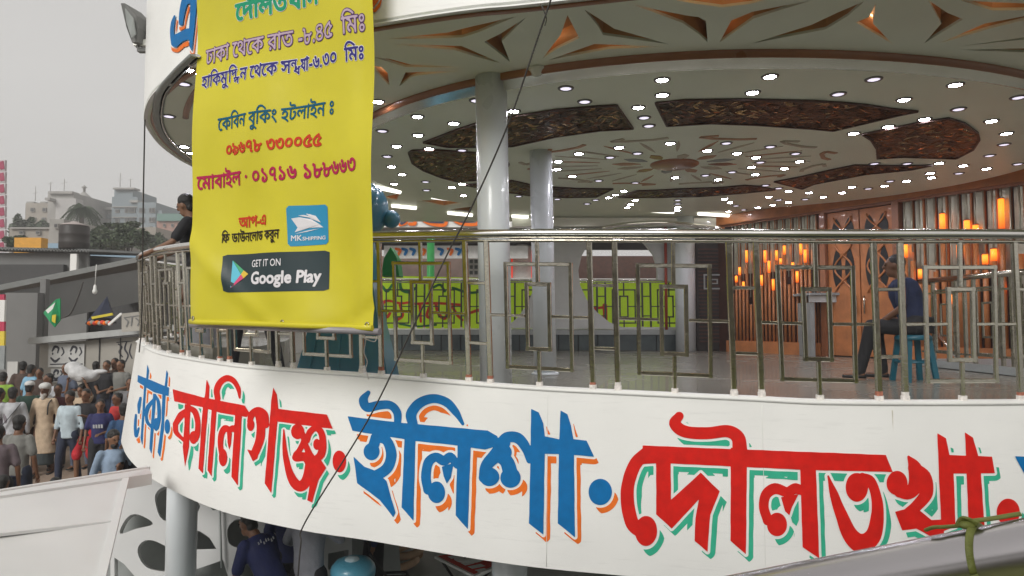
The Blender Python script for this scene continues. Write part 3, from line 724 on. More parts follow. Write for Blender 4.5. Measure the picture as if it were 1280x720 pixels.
ml = MB(); ml.lathe([(.001,-.009),(.038,-.0085),(.047,-.005),(.047,.0)], (0,0,0), 20); lens_me = ml.mesh('lamp_lens', M_lamp)
lens_dim = lens_me.copy(); lens_dim.materials.clear(); lens_dim.materials.append(M_lampdim)
first = None
for i, (x, y) in enumerate(LL):
    p = atz(x, y, HD); z = HD-.001
    if rho(p.x, p.y) > .96: p = atz(x, y, HC); z = HC-.001
    if first is None:
        o = link('ceiling_light', ring_me); c = link('lamp_lens', lens_me, o); first = (o, c)
    else:
        o = first[0].copy(); COL.objects.link(o); c = first[1].copy(); COL.objects.link(c); c.parent = o
    if (i*7) % 5 in (1, 3): c.data = lens_dim
    else: c.data = lens_me
    o.location = (p.x, p.y, z); r_ = rho(p.x, p.y)
    if x < 300: lab, g = 'round lit downlight in the curled roof end left of the yellow banner', 'downlights left of the banner'
    else:
        side = 'left' if p.x < CX-1.3 else ('right' if p.x > CX+1.6 else 'middle'); dep = 'near' if p.y < CY-1 else ('far' if p.y > CY+1 else 'mid')
        zone = 'around the ceiling rosette' if r_ < .56 else ('between the carved panels' if r_ < .8 else 'in the outer band of the round ceiling')
        lab = f'small round white downlight {zone}, {side} part, {dep} side'; g = f'downlights {zone}, {side} {dep}'
    tag(o, lab, 'ceiling light', g)
# added glowing tubes stand in for light reflections on the far ceiling
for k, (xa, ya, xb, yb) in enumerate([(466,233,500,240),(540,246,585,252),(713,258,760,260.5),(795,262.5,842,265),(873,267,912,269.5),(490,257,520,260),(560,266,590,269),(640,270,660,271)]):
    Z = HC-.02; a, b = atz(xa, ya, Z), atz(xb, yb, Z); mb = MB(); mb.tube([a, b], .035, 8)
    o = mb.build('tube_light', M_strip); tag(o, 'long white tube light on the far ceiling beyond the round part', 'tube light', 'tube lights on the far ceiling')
# brown line under the edge board, groove ring at the bow end, dome detector
mb = MB(); rc = np.array(RC); dd = np.gradient(rc, axis=0); nn = np.stack([-dd[:, 1], dd[:, 0]], 1); nn /= np.linalg.norm(nn, axis=1, keepdims=True)
if np.dot(nn[20], np.array([CX, CY])-rc[20]) < 0: nn = -nn
mb.tube([Vector((p[0], p[1], HC-.004)) for p in rc[:-14]+nn[:-14]*.09], (.03, .01), 6); mb.build('edge_strip', M_brownrim, soff)
gp = [(245,68),(222,90),(203,113),(198,133),(198,149),(203,164),(214,180),(230,193),(239,200),(262,212)]
for k, (w_, m_, dz) in enumerate(((.05, M_ledge, .0), (.018, M_bright, .03))):
    q = catmull([atz(x+k*3, y, HC-.002) for x, y in gp], 6); mb = MB(); mb.tube([Vector(v)+Vector((0, 0, -.01)) for v in q], (w_, .012), 6); mb.build('groove_ring', m_, soff)
gq = catmull([atz(x, y, HC-.002) for x, y in [(247,112),(240,122),(234,136),(232,148)]], 5); mb = MB(); mb.tube([Vector(v) for v in gq], (.03, .01), 6); mb.build('edge_strip', M_brownrim, soff)
d0 = atz(672, 85, HC); mb = MB(); mb.lathe([(.02,-.075),(.05,-.06),(.062,-.03),(.075,-.02),(.075,0)], d0, 20)
tag(mb.build('smoke_detector', M_white), 'small white dome fixed to the ceiling where the cable crosses', 'smoke detector')
# edge board of the roof with its own lettering
rb = thing('roof_board', (rim[8][0], rim[8][1], HC), 'white curved board round the roof edge carrying a large blue letter', 'signboard')
mb = MB(); n = len(RC); o1 = rc-nn*.0; o2 = rc+nn*.035; H2 = 1.5
rows = [[(x, y, HC-.01) for x, y in o1], [(x, y, HC+H2) for x, y in o1-nn*.0], [(x, y, HC+H2) for x, y in o2], [(x, y, HC-.01) for x, y in o2]]
for r_ in rows: mb.v += r_
for i in range(4):
    for j in range(n-1): mb.f.append((i*n+j, i*n+j+1, ((i+1) % 4)*n+j+1, ((i+1) % 4)*n+j)); mb.mi.append(0); mb.sm.append(False)
mb.build('board', M_board, rb)
def roof_pt(px, py, off=.006):
    # hit the edge board: nearest of its vertical facets along the pixel ray
    r = ray(px, py); best = None
    for j in range(n-1):
        a, b = o1[j], o1[j+1]; ex, ey = b-a; den = r.x*ey-r.y*ex
        if abs(den) < 1e-9: continue
        t = (a[0]*ey-a[1]*ex)/den; s = (a[0]*r.y-a[1]*r.x)/den
        if t > 0 and -.001 <= s <= 1.001 and (best is None or t < best[0]): best = (t, j)
    if best is None: best = (rim[8][1]/r.y, 40)
    q = r*best[0]; k = nn[best[1]]; return Vector((q.x-k[0]*off, q.y-k[1]*off, q.z))
RL = xf([(S,[(430,-10),(402,90),(386,190),(384,240)],[36,30,24,20]),(P,[(480,-20),(549,-20),(531,150),(516,300),(492,522),(470,470),(464,300),(474,150)]),
 (P,[(318,352),(440,290),(512,285),(502,400),(440,403),(400,420),(335,478),(300,470)]),(S,[(320,165),(302,230),(294,330),(312,440)],[9,18,20,27]),(P,[(398,-20),(560,-20),(550,12),(440,50)])], 8, 180, 0)
RL2 = [(P,[(452,-6),(476,-6),(474,2),(468,10),(458,8)])]
for prm, m1, m2, nm in ((RL, M_blue, M_orange, 'painted_letter'), (RL2, M_orange, M_orange, 'painted_letter')):
    xs = np.arange(205, 262, .8) if prm is RL else np.arange(445, 482, .8); ys = np.arange(-10, 76, .8); X, Y = np.meshgrid(xs, ys); A = field(prm, X, Y); Bf = field(prm, X-1.0, Y-6)-1.2
    for S_, m_, off in ((A, m1, .012), (np.maximum(np.maximum(Bf, 1.6-A), A-6), m2, .008)):
        V2, Fc = march(xs, ys, S_)
        if len(V2): sheet(nm, [roof_pt(x, y, off) for x, y in V2], Fc, m_, rb)
# ------------------------------------------------------------------ cabin wall on the right with rods, orange lamps and a door
A0 = at(915, 400, 13.4); A1 = at(1280, 400, 9.3); A0.z = A1.z = 0
WD = (A1-A0).normalized(); WN = Vector((-WD.y, WD.x, 0)); WN = WN if WN.y < 0 else -WN   # towards the room
def wp(px, py): return atplane(px, py, A0, WN)
def wt(px): return (wp(px, 400)-A0).dot(WD)
def wz(px, py): return wp(px, py).z
def Wp(t, z, off=0.): return A0+WD*t+WN*off+Vector((0, 0, z))
T0, T1, TD0, TD1, TE = 0., wt(1035), wt(1035), wt(1120), wt(1280)+2.6
cw = thing('cabin_wall', tuple(Wp(0, FLZ)), 'orange wood wall of vertical rods, mirror strips and glowing tube lamps on the right', 'wall')
def wbox(t0, t1, z0, z1, d0, d1, name, m, parent=cw, mi=None):
    mb = MB(); vs = [Wp(t, z, d) for t in (t0, t1) for d in (d0, d1) for z in (z0, z1)]
    mb.add(vs, [(0,1,3,2),(4,6,7,5),(0,4,5,1),(2,3,7,6),(0,2,6,4),(1,5,7,3)]); return mb.build(name, m, parent)
wbox(-.4, TE, FLZ, HC, -.14, -.10, 'back_panel', M_darkbr)
CZ = wz(1100, 252)
wbox(-.4, TE, CZ-.02, HC-.005, -.09, .08, 'cornice', M_wood)
wbox(-.4, TE, CZ-.06, CZ-.02, -.09, .03, 'cornice_lip', M_brownrim)
wbox(-.1, TD0-.12, FLZ, FLZ+.22, -.09, .06, 'skirting', M_wood); wbox(TD1+.12, TE, FLZ, FLZ+.22, -.09, .06, 'skirting', M_wood)
MZ = .25
lampL = [(920.8,345,353),(927,334,344),(935.8,313,328),(948,334,344),(951.8,344,357),(954,321,337),(959,313,328),(965,326,341),(970,349,363),(973.5,313,325),(979,323,330),(984,307,318),(994,328,337),(1000.6,339,353),(1003,304,318),(1009.6,312,328),(1027,337,355),(1030.7,305,317)]
lampR = [(1132.5,306,322),(1138,266,286),(1183.5,267,289),(1203,306,322),(1207,258,282),(1217.7,275,292),(1226.6,281,296),(1248.5,311,326),(1252,249,286),(1262,261,286)]
def rod(t, zt, zb, r, lampy=True):
    mb = MB(); mb.tube([Wp(t, FLZ+.2, .02), Wp(t, zb, .02)], r, 8); mb.build('wood_rod', M_wood, cw)
    if lampy:
        mb = MB(); mb.tube([Wp(t, zb, .02), Wp(t, zt, .02)], r*1.02, 10); mb.build('tube_lamp', M_glow, cw)
        mb = MB(); mb.tube([Wp(t, zt, .02), Wp(t, zt+.018, .02)], r*1.15, 10); mb.build('lamp_cap', M_brownrim, cw)
    mb = MB(); mb.tube([Wp(t, zt+(.018 if lampy else 0), .02), Wp(t, CZ-.06, .02)], r*.4, 8); mb.build('mirror_rod', M_mirror, cw)
def span(t0, t1, pitch, r, lamps):
    lt = [(wt(x), wz(x, ya), wz(x, yb)) for x, ya, yb in lamps]; t = t0
    while t < t1:
        near = [l for l in lt if abs(l[0]-t) < pitch*.55]
        if near: l = near[0]; lt.remove(l); rod(t, l[1], l[2], r)
        else:
            z = random.uniform(.35, 1.15); rod(t, z, z-.14, r, random.random() < .35)
        t += pitch
span(T0+.05, TD0-.15, .083, .024, lampL)
span(TD1+.18, TE-.1, .11, .036, lampR)
for t0, t1, pit in ((T0, TD0-.12, .166), (TD1+.12, TE, .165)):
    t = t0
    while t < t1-.05:
        wbox(t+.02, t+pit-.03, .62 if t0 > .1 else .9, CZ-.06, -.095, -.07, 'mirror_strip', M_mirror)
        wbox(t+pit-.028, t+pit-.004, FLZ+.22, CZ-.06, -.095, -.04, 'slat', M_wood); t += pit
# door with pointed-arch glazing
DZ = wz(1078, 260)
dr = thing('door', tuple(Wp((TD0+TD1)/2, FLZ)), 'orange wooden double door with dark pointed glass panes and crossing ribs', 'door')
def dbox(*a): return wbox(*a[:-1], a[-1], dr)
for t0, t1, z0, z1 in ((TD0-.1, TD0, FLZ, DZ+.1), (TD1, TD1+.1, FLZ, DZ+.1), (TD0, TD1, DZ, DZ+.1)): wbox(t0, t1, z0, z1, -.09, .05, 'door_frame', M_brownrim, dr)
for k in range(2):
    a = TD0+(TD1-TD0)/2*k+.01; b = a+(TD1-TD0)/2-.02; lf = wbox(a, b, FLZ+.02, DZ-.01, -.08, -.03, 'door_leaf', M_wood, dr)
    wdt = (b-a)
    for c in range(2):
        cx = a+wdt*(.3+.4*c); hw = wdt*.15
        for z0, z1 in ((DZ-.55, DZ-.12), (DZ-1.35, DZ-.62)):
            q = []
            for i in range(13):
                s = i/12; q.append((cx-hw*math.sin(math.pi*s)**.8, z0+(z1-z0)*s))
            for i in range(1, 12):
                s = 1-i/12; q.append((cx+hw*math.sin(math.pi*s)**.8, z0+(z1-z0)*s))
            mb = MB(); mb.prism([Wp(t, z, -.025) for t, z in q], WN*.004); o = mb.build('glass_pane', M_black); o.parent = lf
    for sgn in (-1, 1):
        pts = [Wp(a+wdt/2+sgn*wdt*.28*math.cos(math.pi*3*s/1.0), DZ-.1-1.3*s, -.01) for s in np.linspace(0, 1, 25)]
        mb = MB(); mb.tube(pts, .016, 6); o = mb.build('rib', M_wood); o.parent = lf
    mb = MB(); hx = b-.06 if k == 0 else a+.06; mb.tube([Wp(hx, .1, 0), Wp(hx, .4, 0)], .013, 8); mb.build('door_handle', M_steel, dr)
# ------------------------------------------------------------------ rear wall with round openings, base blocks, dark door
YW = 14.05
def xz(px, py, Y=YW): p = at(px, py, Y); return (p.x, p.z)
MXZ = lambda Y: Matrix(((1,0,0,0),(0,0,1,Y),(0,1,0,0),(0,0,0,1)))
outer = [xz(*p) for p in [(662,262),(668,285),(671,305),(672,325),(671,345),(667,362),(659,380),(648,396),(640,403),(620,410),(905,412),(905,262)]]
hole = [xz(*p) for p in [(848,409),(848,352),(822,350),(822,335),(817,318),(806,304),(791,294),(772,290),(752,293),(736,304),(727,320),(723,338),(725,356),(733,374),(746,390),(762,403),(778,409)]]
rw = thing('cabin_wall', (3, YW, FLZ), 'grey inner wall at the far end with a big round opening onto lime green cloth', 'wall')
o = flat('wall_panel', outer, [hole], M_iwall, .14, rw, MXZ(YW+.07)); 
xa, xb = at(380, 400, 13.9).x, at(905, 400, 13.9).x
base = thing('base_wall', (0, 13.95, FLZ), 'low dark slate base wall with grey ledge along the far edge of the deck', 'wall')
def abox(x0, x1, y0, y1, z0, z1, name, m, parent): mb = MB(); mb.box(((x0+x1)/2, (y0+y1)/2, (z0+z1)/2), (x1-x0, y1-y0, z1-z0)); return mb.build(name, m, parent)
abox(xa, xb, 13.9, 14.38, -.30, -.20, 'ledge', M_ledge, base); abox(xa, xb, 13.98, 14.38, FLZ, -.30, 'core', M_dark, base)
x = xa
while x < xb-.1: abox(x+.01, x+.39, 13.93, 13.98, FLZ+.005, -.305, 'slate_panel', M_slate, base); x += .4
dd_ = thing('door', (at(892, 400, 13.8).x, 13.8, FLZ), 'tall dark brown louvred door with a pale fret pattern left of the rod wall', 'door')
xa_, xb_ = at(871, 400, 13.8).x, at(915, 400, 13.8).x
abox(xa_, xb_, 13.8, 13.86, FLZ+.01, HC-.35, 'door_leaf', M_dark, dd_)
for k in range(26): abox(xa_+.05, xb_-.05, 13.78, 13.8, -.45+k*.075, -.42+k*.075, 'louvre', M_darkbr, dd_)
for (a, b, c, d) in ((.2,.8,.9,.93),(.2,.8,.62,.65),(.2,.24,.65,.9),(.76,.8,.65,.9),(.4,.6,.73,.75),(.4,.6,.81,.83),(.4,.43,.75,.81),(.57,.6,.75,.81)):
    w_ = xb_-xa_; abox(xa_+w_*a, xa_+w_*b, 13.765, 13.78, c, d, 'fret_bar', M_ledge, dd_)
c_ = at(857, 400, 13.7); t = thing('column', (c_.x, 13.7, FLZ), 'pale grey column beside the dark door at the far end', 'column', 'white columns of the launch')
mb = MB(); mb.tube([(c_.x, 13.7, FLZ), (c_.x, 13.7, HC)], .2, 20); mb.build('shaft', M_colm, t)
mb = MB(); p = at(833, 400, 13.95); mb.tube([(p.x, 13.95, -.2), (p.x, 13.95, HC)], .03, 8); tag(mb.build('red_pipe', mat('red_pipe_paint', (.4,.06,.03), .4)), 'thin red upright pipe beside the round opening', 'pipe')
# curved white duct above the rail, far end
q = catmull([at(x, y, 13.2) for x, y in [(752,286),(780,281),(820,279),(858,281),(905,287)]], 5)
mb = MB(); mb.tube([Vector(v) for v in q], .05, 10); tag(mb.build('curved_pipe', M_bright), 'shallow arched white pipe above the handrail at the far end', 'pipe')
for (x0, x1, y0, y1, Y) in ((640,915,272,283,13.6),):
    a, b = at(x0, y0, Y), at(x1, y1, Y); bm_ = abox(a.x, b.x, Y, Y+.1, b.z, a.z, 'ceiling_beam', M_cove, None); tag(bm_, 'pale beam under the ceiling at the far end', 'beam')
# ------------------------------------------------------------------ second railing with steps inside at right
SR = thing('railing', tuple(at(1200, 470, 7.4)), 'inner steel railing round the stair opening behind the right end of the front railing', 'railing')
a, b = at(1152, 400, 9.2), at(1345, 400, 6.7); a.z = b.z = 0; d = (b-a); Ln = d.length; d /= Ln; nn_ = Vector((-d.y, d.x, 0))
st = structure(MB().prism([a+Vector((0,0,FLZ+.01))-nn_*.05, b+Vector((0,0,FLZ+.01))-nn_*.05, b+nn_*1.4+Vector((0,0,FLZ+.01)), a+nn_*1.4+Vector((0,0,FLZ+.01))], (0,0,.09)).build('step', M_ledge))
mb = MB(); mb.tube([a+Vector((0,0,.52)), b+Vector((0,0,.52))], .035, 12); mb.build('handrail', M_steel, SR)
k = 0; t = .1
while t < Ln:
    p = a+d*t; MB().bar(p+Vector((0,0,FLZ+.1)), p+Vector((0,0,.5)), .035, .035, up=nn_).build('post', M_steeld, SR)
    if k % 3 == 1:
        e = .36; mb = MB(); poly_bars(mb, [p+d*.05+Vector((0,0,.38)), p+d*(.05+e)+Vector((0,0,.38)), p+d*(.05+e)+Vector((0,0,-.4)), p+d*.05+Vector((0,0,-.4))], .026, nn_, True); mb.build('outer_frame', M_steeld, SR)
        mb = MB(); poly_bars(mb, [p+d*.15+Vector((0,0,.2)), p+d*.31+Vector((0,0,.2)), p+d*.31+Vector((0,0,-.2)), p+d*.15+Vector((0,0,-.2))], .024, nn_, True); mb.build('inner_frame', M_steeld, SR)
    t += .46 if k % 3 == 1 else .16; k += 1
MB().bar(a+Vector((0,0,.35)), b+Vector((0,0,.35)), .022, .022, up=nn_).build('mid_rail', M_steeld, SR)
MB().bar(a+Vector((0,0,-.42)), b+Vector((0,0,-.42)), .022, .022, up=nn_).build('mid_rail', M_steeld, SR)
p0, p1 = at(1168, 412, 9.4), at(1192, 442, 9.0); mb = MB(); mb.tube([p0, p1, at(1200, 452, 8.9)], .02, 8); tag(mb.build('stair_handrail', M_bright), 'short slanting polished stair handrail behind the seated man', 'handrail')
# ------------------------------------------------------------------ reception counter
ct = thing('counter', tuple(at(1070, 443, 11.6)), 'grey white reception counter in front of the orange door', 'counter')
x0, x1 = at(1014, 400, 11.6).x, at(1134, 400, 11.6).x; zt = at(1070, 366, 11.6).z
abox(x0-.05, x1+.05, 11.55, 12.2, zt-.04, zt, 'top', M_ledge, ct); abox(x0-.02, x1+.02, 11.6, 11.64, zt-.16, zt-.045, 'apron', M_iwall, ct)
abox(x0, x0+.07, 11.62, 12.15, FLZ, zt-.165, 'leg', M_ledge, ct); abox(x1-.07, x1, 11.62, 12.15, FLZ, zt-.165, 'leg', M_ledge, ct); abox(x0+.08, x1-.08, 12.1, 12.14, FLZ+.1, zt-.05, 'back_board', M_brownrim, ct)
for k, (px, c, lab) in enumerate(((1040, (.5,.08,.2), 'small pink packet lying on the reception counter'), (1049, (.05,.15,.4), 'small blue packet lying on the reception counter'), (1059, (.45,.10,.12), 'small red packet at the right of the counter packets'))):
    p = at(px, 364, 11.7); mb = MB(); mb.prism([(p.x-.06, 11.7, zt), (p.x+.06, 11.72, zt), (p.x+.05, 11.82, zt), (p.x-.05, 11.8, zt)], (0, 0, .045)); tag(mb.build('packet', mat('packet_%s' % ['pink','blue','red'][k], c, .5)), lab, 'packet')
q = [at(1112,360,11.7), at(1113,345,11.7), at(1120,338,11.7), at(1132,338,11.7)]; mb = MB(); mb.tube(catmull(q, 5), .014, 8); tag(mb.build('chair', M_bright), 'bent chrome chair back showing over the counter', 'chair')
# teal stool of the seated man
M_tealp = mat('teal_plastic', (.006,.09,.13), .35, var=.05)
sx, sy = at(1141, 410, 6.9).x, 6.9
stl = thing('stool', (sx, sy, FLZ), 'teal plastic stool under the seated man in dark blue', 'stool')
sh = .47; mb = MB(); mb.lathe([(.17,-.03),(.17,.0),(.15,.02),(.02,.02)], (sx, sy, FLZ+sh-.02), 20); mb.build('seat', M_tealp, stl)
for i in range(4):
    a = math.pi/4+i*math.pi/2; c, s = math.cos(a), math.sin(a); MB().bar((sx+c*.2, sy+s*.2, FLZ), (sx+c*.14, sy+s*.14, FLZ+sh-.05), .05, .03).build('leg', M_tealp, stl)
mb = MB(); q = [(sx+.16*math.cos(a), sy+.16*math.sin(a), FLZ+.2) for a in np.linspace(0, 2*math.pi, 20)]; mb.tube(q, .012, 6); mb.build('foot_ring', M_tealp, stl)
# teal ventilator standing inside the railing left of the banner's right edge
YV = 6.3; vt = thing('ventilator', tuple(at(437, 470, YV)), 'glossy teal ventilator with round head and flared foot partly behind the yellow banner', 'ventilator')
c = at(437, 400, YV); zz = lambda py: at(437, py, YV).z
mb = MB(); hw0 = 55/850*YV; prof = []
for z, hw in ((FLZ, .43), (-.45, .40), (-.05, .31), (.5, .22), (.75, .2)): prof.append((z, hw))
vs = []; 
for z, hw in prof: vs += [Vector((c.x-hw, YV-hw*.7, z)), Vector((c.x+hw, YV-hw*.7, z)), Vector((c.x+hw, YV+hw*.7, z)), Vector((c.x-hw, YV+hw*.7, z))]
fs = [(i*4+j, i*4+(j+1) % 4, i*4+4+(j+1) % 4, i*4+4+j) for i in range(4) for j in range(4)]
mb.add(vs, fs+[(0,3,2,1),(16,17,18,19)]); mb.build('foot', M_teal, vt)
for s in (-.75, -.1, .55): MB().bar((c.x+s*.42, YV-.305, FLZ+.02), (c.x+s*.3, YV-.215, .0), .03, .02, up=(0,1,0)).build('foot_rib', M_teal, vt)
hc_ = at(452, 262, YV); mb = MB(); mb.ell(hc_, (.25, .26, .27), 24, 16); mb.build('head', M_teal, vt)
mb = MB(); mb.tube([(c.x, YV, .7), (c.x+.03, YV, 1.0)], [.19, .22], 20); mb.build('neck', M_teal, vt)
k_ = at(489, 274, YV); mb = MB(); mb.ell(k_, (.085, .09, .085), 16, 10); mb.tube([hc_+Vector((.1,0,-.1)), k_], .06, 10); mb.build('knob', M_teal, vt)
mb = MB(); gq = at(485, 322, 6.6); mb.prism([at(476,345,6.6), at(480,322,6.6), at(488,309,6.6), at(496,322,6.6), at(499,345,6.6)], (0,.25,0)); tag(mb.build('machine_cover', mat('green_cover', (.02,.22,.05), .5)), 'dark green hooded cover just right of the teal ventilator', 'cover')
# ------------------------------------------------------------------ neighbouring launch seen through the deck
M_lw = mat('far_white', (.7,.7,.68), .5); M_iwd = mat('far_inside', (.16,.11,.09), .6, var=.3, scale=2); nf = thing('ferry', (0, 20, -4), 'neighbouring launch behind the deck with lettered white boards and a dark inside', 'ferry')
def nbox(x0, y0, x1, y1, Y, d, name, m, mats=None): Y = Y*1.45; a, b = at(x0, y0, Y), at(x1, y1, Y); return abox(a.x, b.x, Y, Y+d, b.z, a.z, name, m, nf)
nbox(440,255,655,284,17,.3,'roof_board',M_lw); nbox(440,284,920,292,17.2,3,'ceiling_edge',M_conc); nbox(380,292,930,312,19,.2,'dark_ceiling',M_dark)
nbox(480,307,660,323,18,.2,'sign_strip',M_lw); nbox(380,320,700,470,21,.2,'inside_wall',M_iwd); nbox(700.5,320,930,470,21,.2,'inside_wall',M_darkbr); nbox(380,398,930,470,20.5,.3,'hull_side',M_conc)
M_dkp = mat('navy_paint', (.02,.03,.07), .5)
def far_paint(pr, Y, m, nm, x0, x1, y0, y1, c=.6):
    Y = Y*1.45-.02
    xs = np.arange(x0, x1, c); ys = np.arange(y0, y1, c); X, Yy = np.meshgrid(xs, ys); V2, Fc = march(xs, ys, field(pr, X, Yy, 3)); 
    if len(V2): sheets(nm, [at(a, b, Y) for a, b in V2], Fc, m, nf)
ltr = [(S,[(500,266),(505,274),(502,279)],[4,4,2]),(P,[(510,270),(516,270),(516,276),(510,276)]),(S,[(524,268),(535,275),(552,276)],[4,3,3]),(S,[(562,268),(575,275),(592,275)],[3,3,2.5]),(P,[(600,262),(608,262),(604,276)])]
far_paint([(S,[(498,267),(507,277),(500,281)],[3,3,2]),(S,[(514,268),(519,279),(512,280)],[2,2,2]),(S,[(522,269),(536,279),(556,281),(557,270)],[2.5,2,2,2]),(S,[(560,269),(575,279),(596,280),(596,270)],[2.5,2,2,2]),(P,[(604,262),(612,262),(606,279)])], 16.97, M_orange, 'letter_outline', 490, 640, 258, 284)
far_paint(ltr, 16.96, M_dkp, 'painted_letter', 490, 640, 258, 284)
for k, (x, c) in enumerate([(495, M_orange),(503,M_blue),(513,M_blue),(526,M_orange),(548,M_blue),(560,M_orange),(570,M_blue),(578,M_blue)]): far_paint([(S,[(x,311),(x+5,313),(x+3,318)],[1.6,2,1.6])], 17.98, c, 'painted_letter', x-4, x+12, 306, 322, .8)
arch = [(S,[(578,310),(600,318),(622,335),(634,360)],[2.5,3,3,3])]
nbox(585,322,612,346,19.5,.1,'window_frame',M_lw)
for r_ in range(3):
    for c_ in range(4): nbox(587+c_*6,324.5+r_*7,591+c_*6,329+r_*7,19.45,.02,'window_pane',M_slate)
nbox(612,322,640,346,19.6,.1,'door_panel',M_iwall)
q = catmull([at(x, y, 27) for x, y in [(575,308),(600,316),(622,332),(636,358)]], 5); mb = MB(); mb.tube([Vector(v) for v in q], .08, 8); mb.build('arch_pipe', M_lw, nf)
p = at(653, 330, 27.2); mb = MB(); mb.lathe([(.01,-.05),(.72,-.05),(.8,0),(.72,.05),(.01,.05)], p, 28, M=Matrix.Rotation(math.pi/2, 3, 'X')); mb.build('round_sign', M_lw, nf)
for x in (640, 665): p = at(x, 330, 27); MB().tube([(p.x,27,p.z-.55),(p.x,27,p.z+.55)], .03, 6).build('red_lamp', mat('red_lamp', (.8,.03,.02), .4, var=0, emit=(1,.05,.02), estr=.5), nf)
g = at(538, 400, 16); t = thing('column', (g.x, 16, -1), 'bright green round post behind the far railing', 'column'); MB().tube([(g.x,16,-1),(g.x,16,2)], .09, 14).build('shaft', mat('green_post', (.03,.30,.07), .4), t)
# lime cloth banners tied behind the far railing
M_dgreen = mat('dark_green_print', (.02,.16,.05), .6); M_redp = mat('red_print', (.65,.05,.02), .6)
def cloth(px0, px1, y0a, y0b, y1, Y, label, prims):
    t = thing('banner', tuple(at(px0, y1, Y)), label, 'banner', 'lime cloth banners behind the far railing'); mb = MB(); n = 40; m_ = 6; vs = []
    def wv(px): return .02*math.sin(px*.35)+.015*math.sin(px*.13)
    for j in range(m_+1):
        for i in range(n+1):
            x = px0+(px1-px0)*i/n; yt = y0a+(y0b-y0a)*i/n; p = at(x, yt+(y1-yt)*j/m_, Y); vs.append((p.x, Y+wv(x), p.z))
    mb.add(vs, [(j*(n+1)+i, j*(n+1)+i+1, (j+1)*(n+1)+i+1, (j+1)*(n+1)+i) for j in range(m_) for i in range(n)], smooth=True); mb.build('cloth', M_lime, t)
    for pr, m in prims:
        xs = np.arange(px0, px1, .7); ys = np.arange(min(y0a, y0b), y1, .7); X, Yy = np.meshgrid(xs, ys); V2, Fc = march(xs, ys, field(pr, X, Yy, 4))
        if len(V2):
            V3 = []
            for a, b in V2: p = at(a, b, Y); V3.append((p.x, Y+wv(a)-.012, p.z))
            sheets('printed_letter', V3, Fc, m, t)
redl = [(S,[(478,383),(480,378),(486,376),(500,379),(512,378)],[2,2,1.5,1.5,1.5]),(S,[(478,392),(484,396),(488,390)],[2,2,1.5]),(S,[(525,380),(526,402)],[1.8,1.5]),(S,[(515,380),(545,379),(575,381)],[1.6,1.6,1.6]),(S,[(545,382),(548,392),(556,398),(560,388)],[2,2,2,1.5]),(S,[(536,385),(534,395),(540,398)],[1.5,2,1.5]),(S,[(566,384),(572,394),(578,400)],[1.8,1.8,1.5]),(S,[(500,381),(503,394),(497,400)],[1.6,2,1.5]),(S,[(585,392),(600,388),(604,398)],[1.6,2,1.5])]
grl = [(S,[(500,352),(502,362),(512,365),(520,360)],[1.6,2,2,1.5]),(S,[(566,360),(590,366),(620,358)],[1.6,1.6,1.6]),(S,[(478,358),(484,364),(490,356)],[1.8,1.8,1.5]),(S,[(540,360),(550,356),(556,364)],[1.6,1.6,1.6]),(S,[(500,405),(520,408),(545,406)],[1.3,1.3,1.3]),(S,[(600,405),(620,408)],[1.3,1.3])]
cloth(462, 668, 344, 349, 414, 14.75, 'long lime green cloth banner with red writing, left of the round opening', [(redl, M_redp), (grl, M_dgreen)])
redr = [(S,[(738,386),(757,384)],[1.6,1.6]),(S,[(756,382),(757,412)],[3,2.5]),(S,[(744,388),(746,406)],[2,1.5]),(S,[(732,390),(735,402)],[2,2])]
cloth(716, 852, 348, 353, 414, 14.8, 'lime green cloth banner with red strokes seen through the round opening', [(redr, M_redp)])
# ------------------------------------------------------------------ yellow printed banner hanging in front of the railing
BR = at(467, 400, 4.40); BL = at(240, 400, 5.27); BR.z = BL.z = 0
BD = (BR-BL).normalized(); BN = Vector((BD.y, -BD.x, 0)); BN = BN if BN.y < 0 else -BN; BW = (BR-BL).length
def bhit(px, py): p = atplane(px, py, BL, BN); return ((p-BL).dot(BD), p.z)
zb_l, zb_r = bhit(243, 404)[1], bhit(466, 411)[1]; ztop = 3.1
def bpos(s, z, off=0.):
    t = s/BW; h = (ztop-z)/(ztop-zb_l)
    w_ = .04*math.sin(t*5.2+.6)*(.3+.7*h)+.024*math.sin(t*13+z*1.7)*h+.014*math.sin(z*5+t*3)+.010*h*math.sin(t*21-z*4.3)+.02*math.exp(-((t*1.2+z*.9-.55)/.07)**2)-.016*math.exp(-((t*.9-z*1.1-.8)/.05)**2)*h
    w_ += .02*math.exp(-((t-.93)/.05)**2)*math.sin(z*2.2+1)+.012*h*math.exp(-((z+.0)/.12)**2)*math.sin(t*11)
    return BL+BD*s+Vector((0, 0, z))+BN*(w_+off)
bn = thing('banner', tuple(bpos(BW/2, zb_l)), 'tall yellow vinyl banner with Bengali phone numbers and a dark store badge', 'banner')
mb = MB(); nx, nz = 60, 70; vs = []
for j in range(nz+1):
    for i in range(nx+1):
        z = ztop+(zb_l-ztop)*j/nz; s0 = bhit(247, 0)[0]; 
        f = max(0, min(1, (bhit(245,0)[1]-z)/(bhit(245,0)[1]-zb_l)))
        le = s0+(bhit(245,404)[0]-s0)*f+ .012*math.sin(f*math.pi)*-1; re = bhit(463,0)[0]+(BW-.01-bhit(463,0)[0])*f
        s = le+(re-le)*i/nx; zz2 = z+(zb_r-zb_l)*(i/nx)*f
        vs.append(bpos(s, zz2))
mb.add(vs, [(j*(nx+1)+i, (j+1)*(nx+1)+i, (j+1)*(nx+1)+i+1, j*(nx+1)+i+1) for j in range(nz) for i in range(nx)], smooth=True)
mb.build('vinyl_sheet', M_yellow, bn)
M_pipeg = mat('grey_pipe', (.30,.28,.29), .35, var=.1)
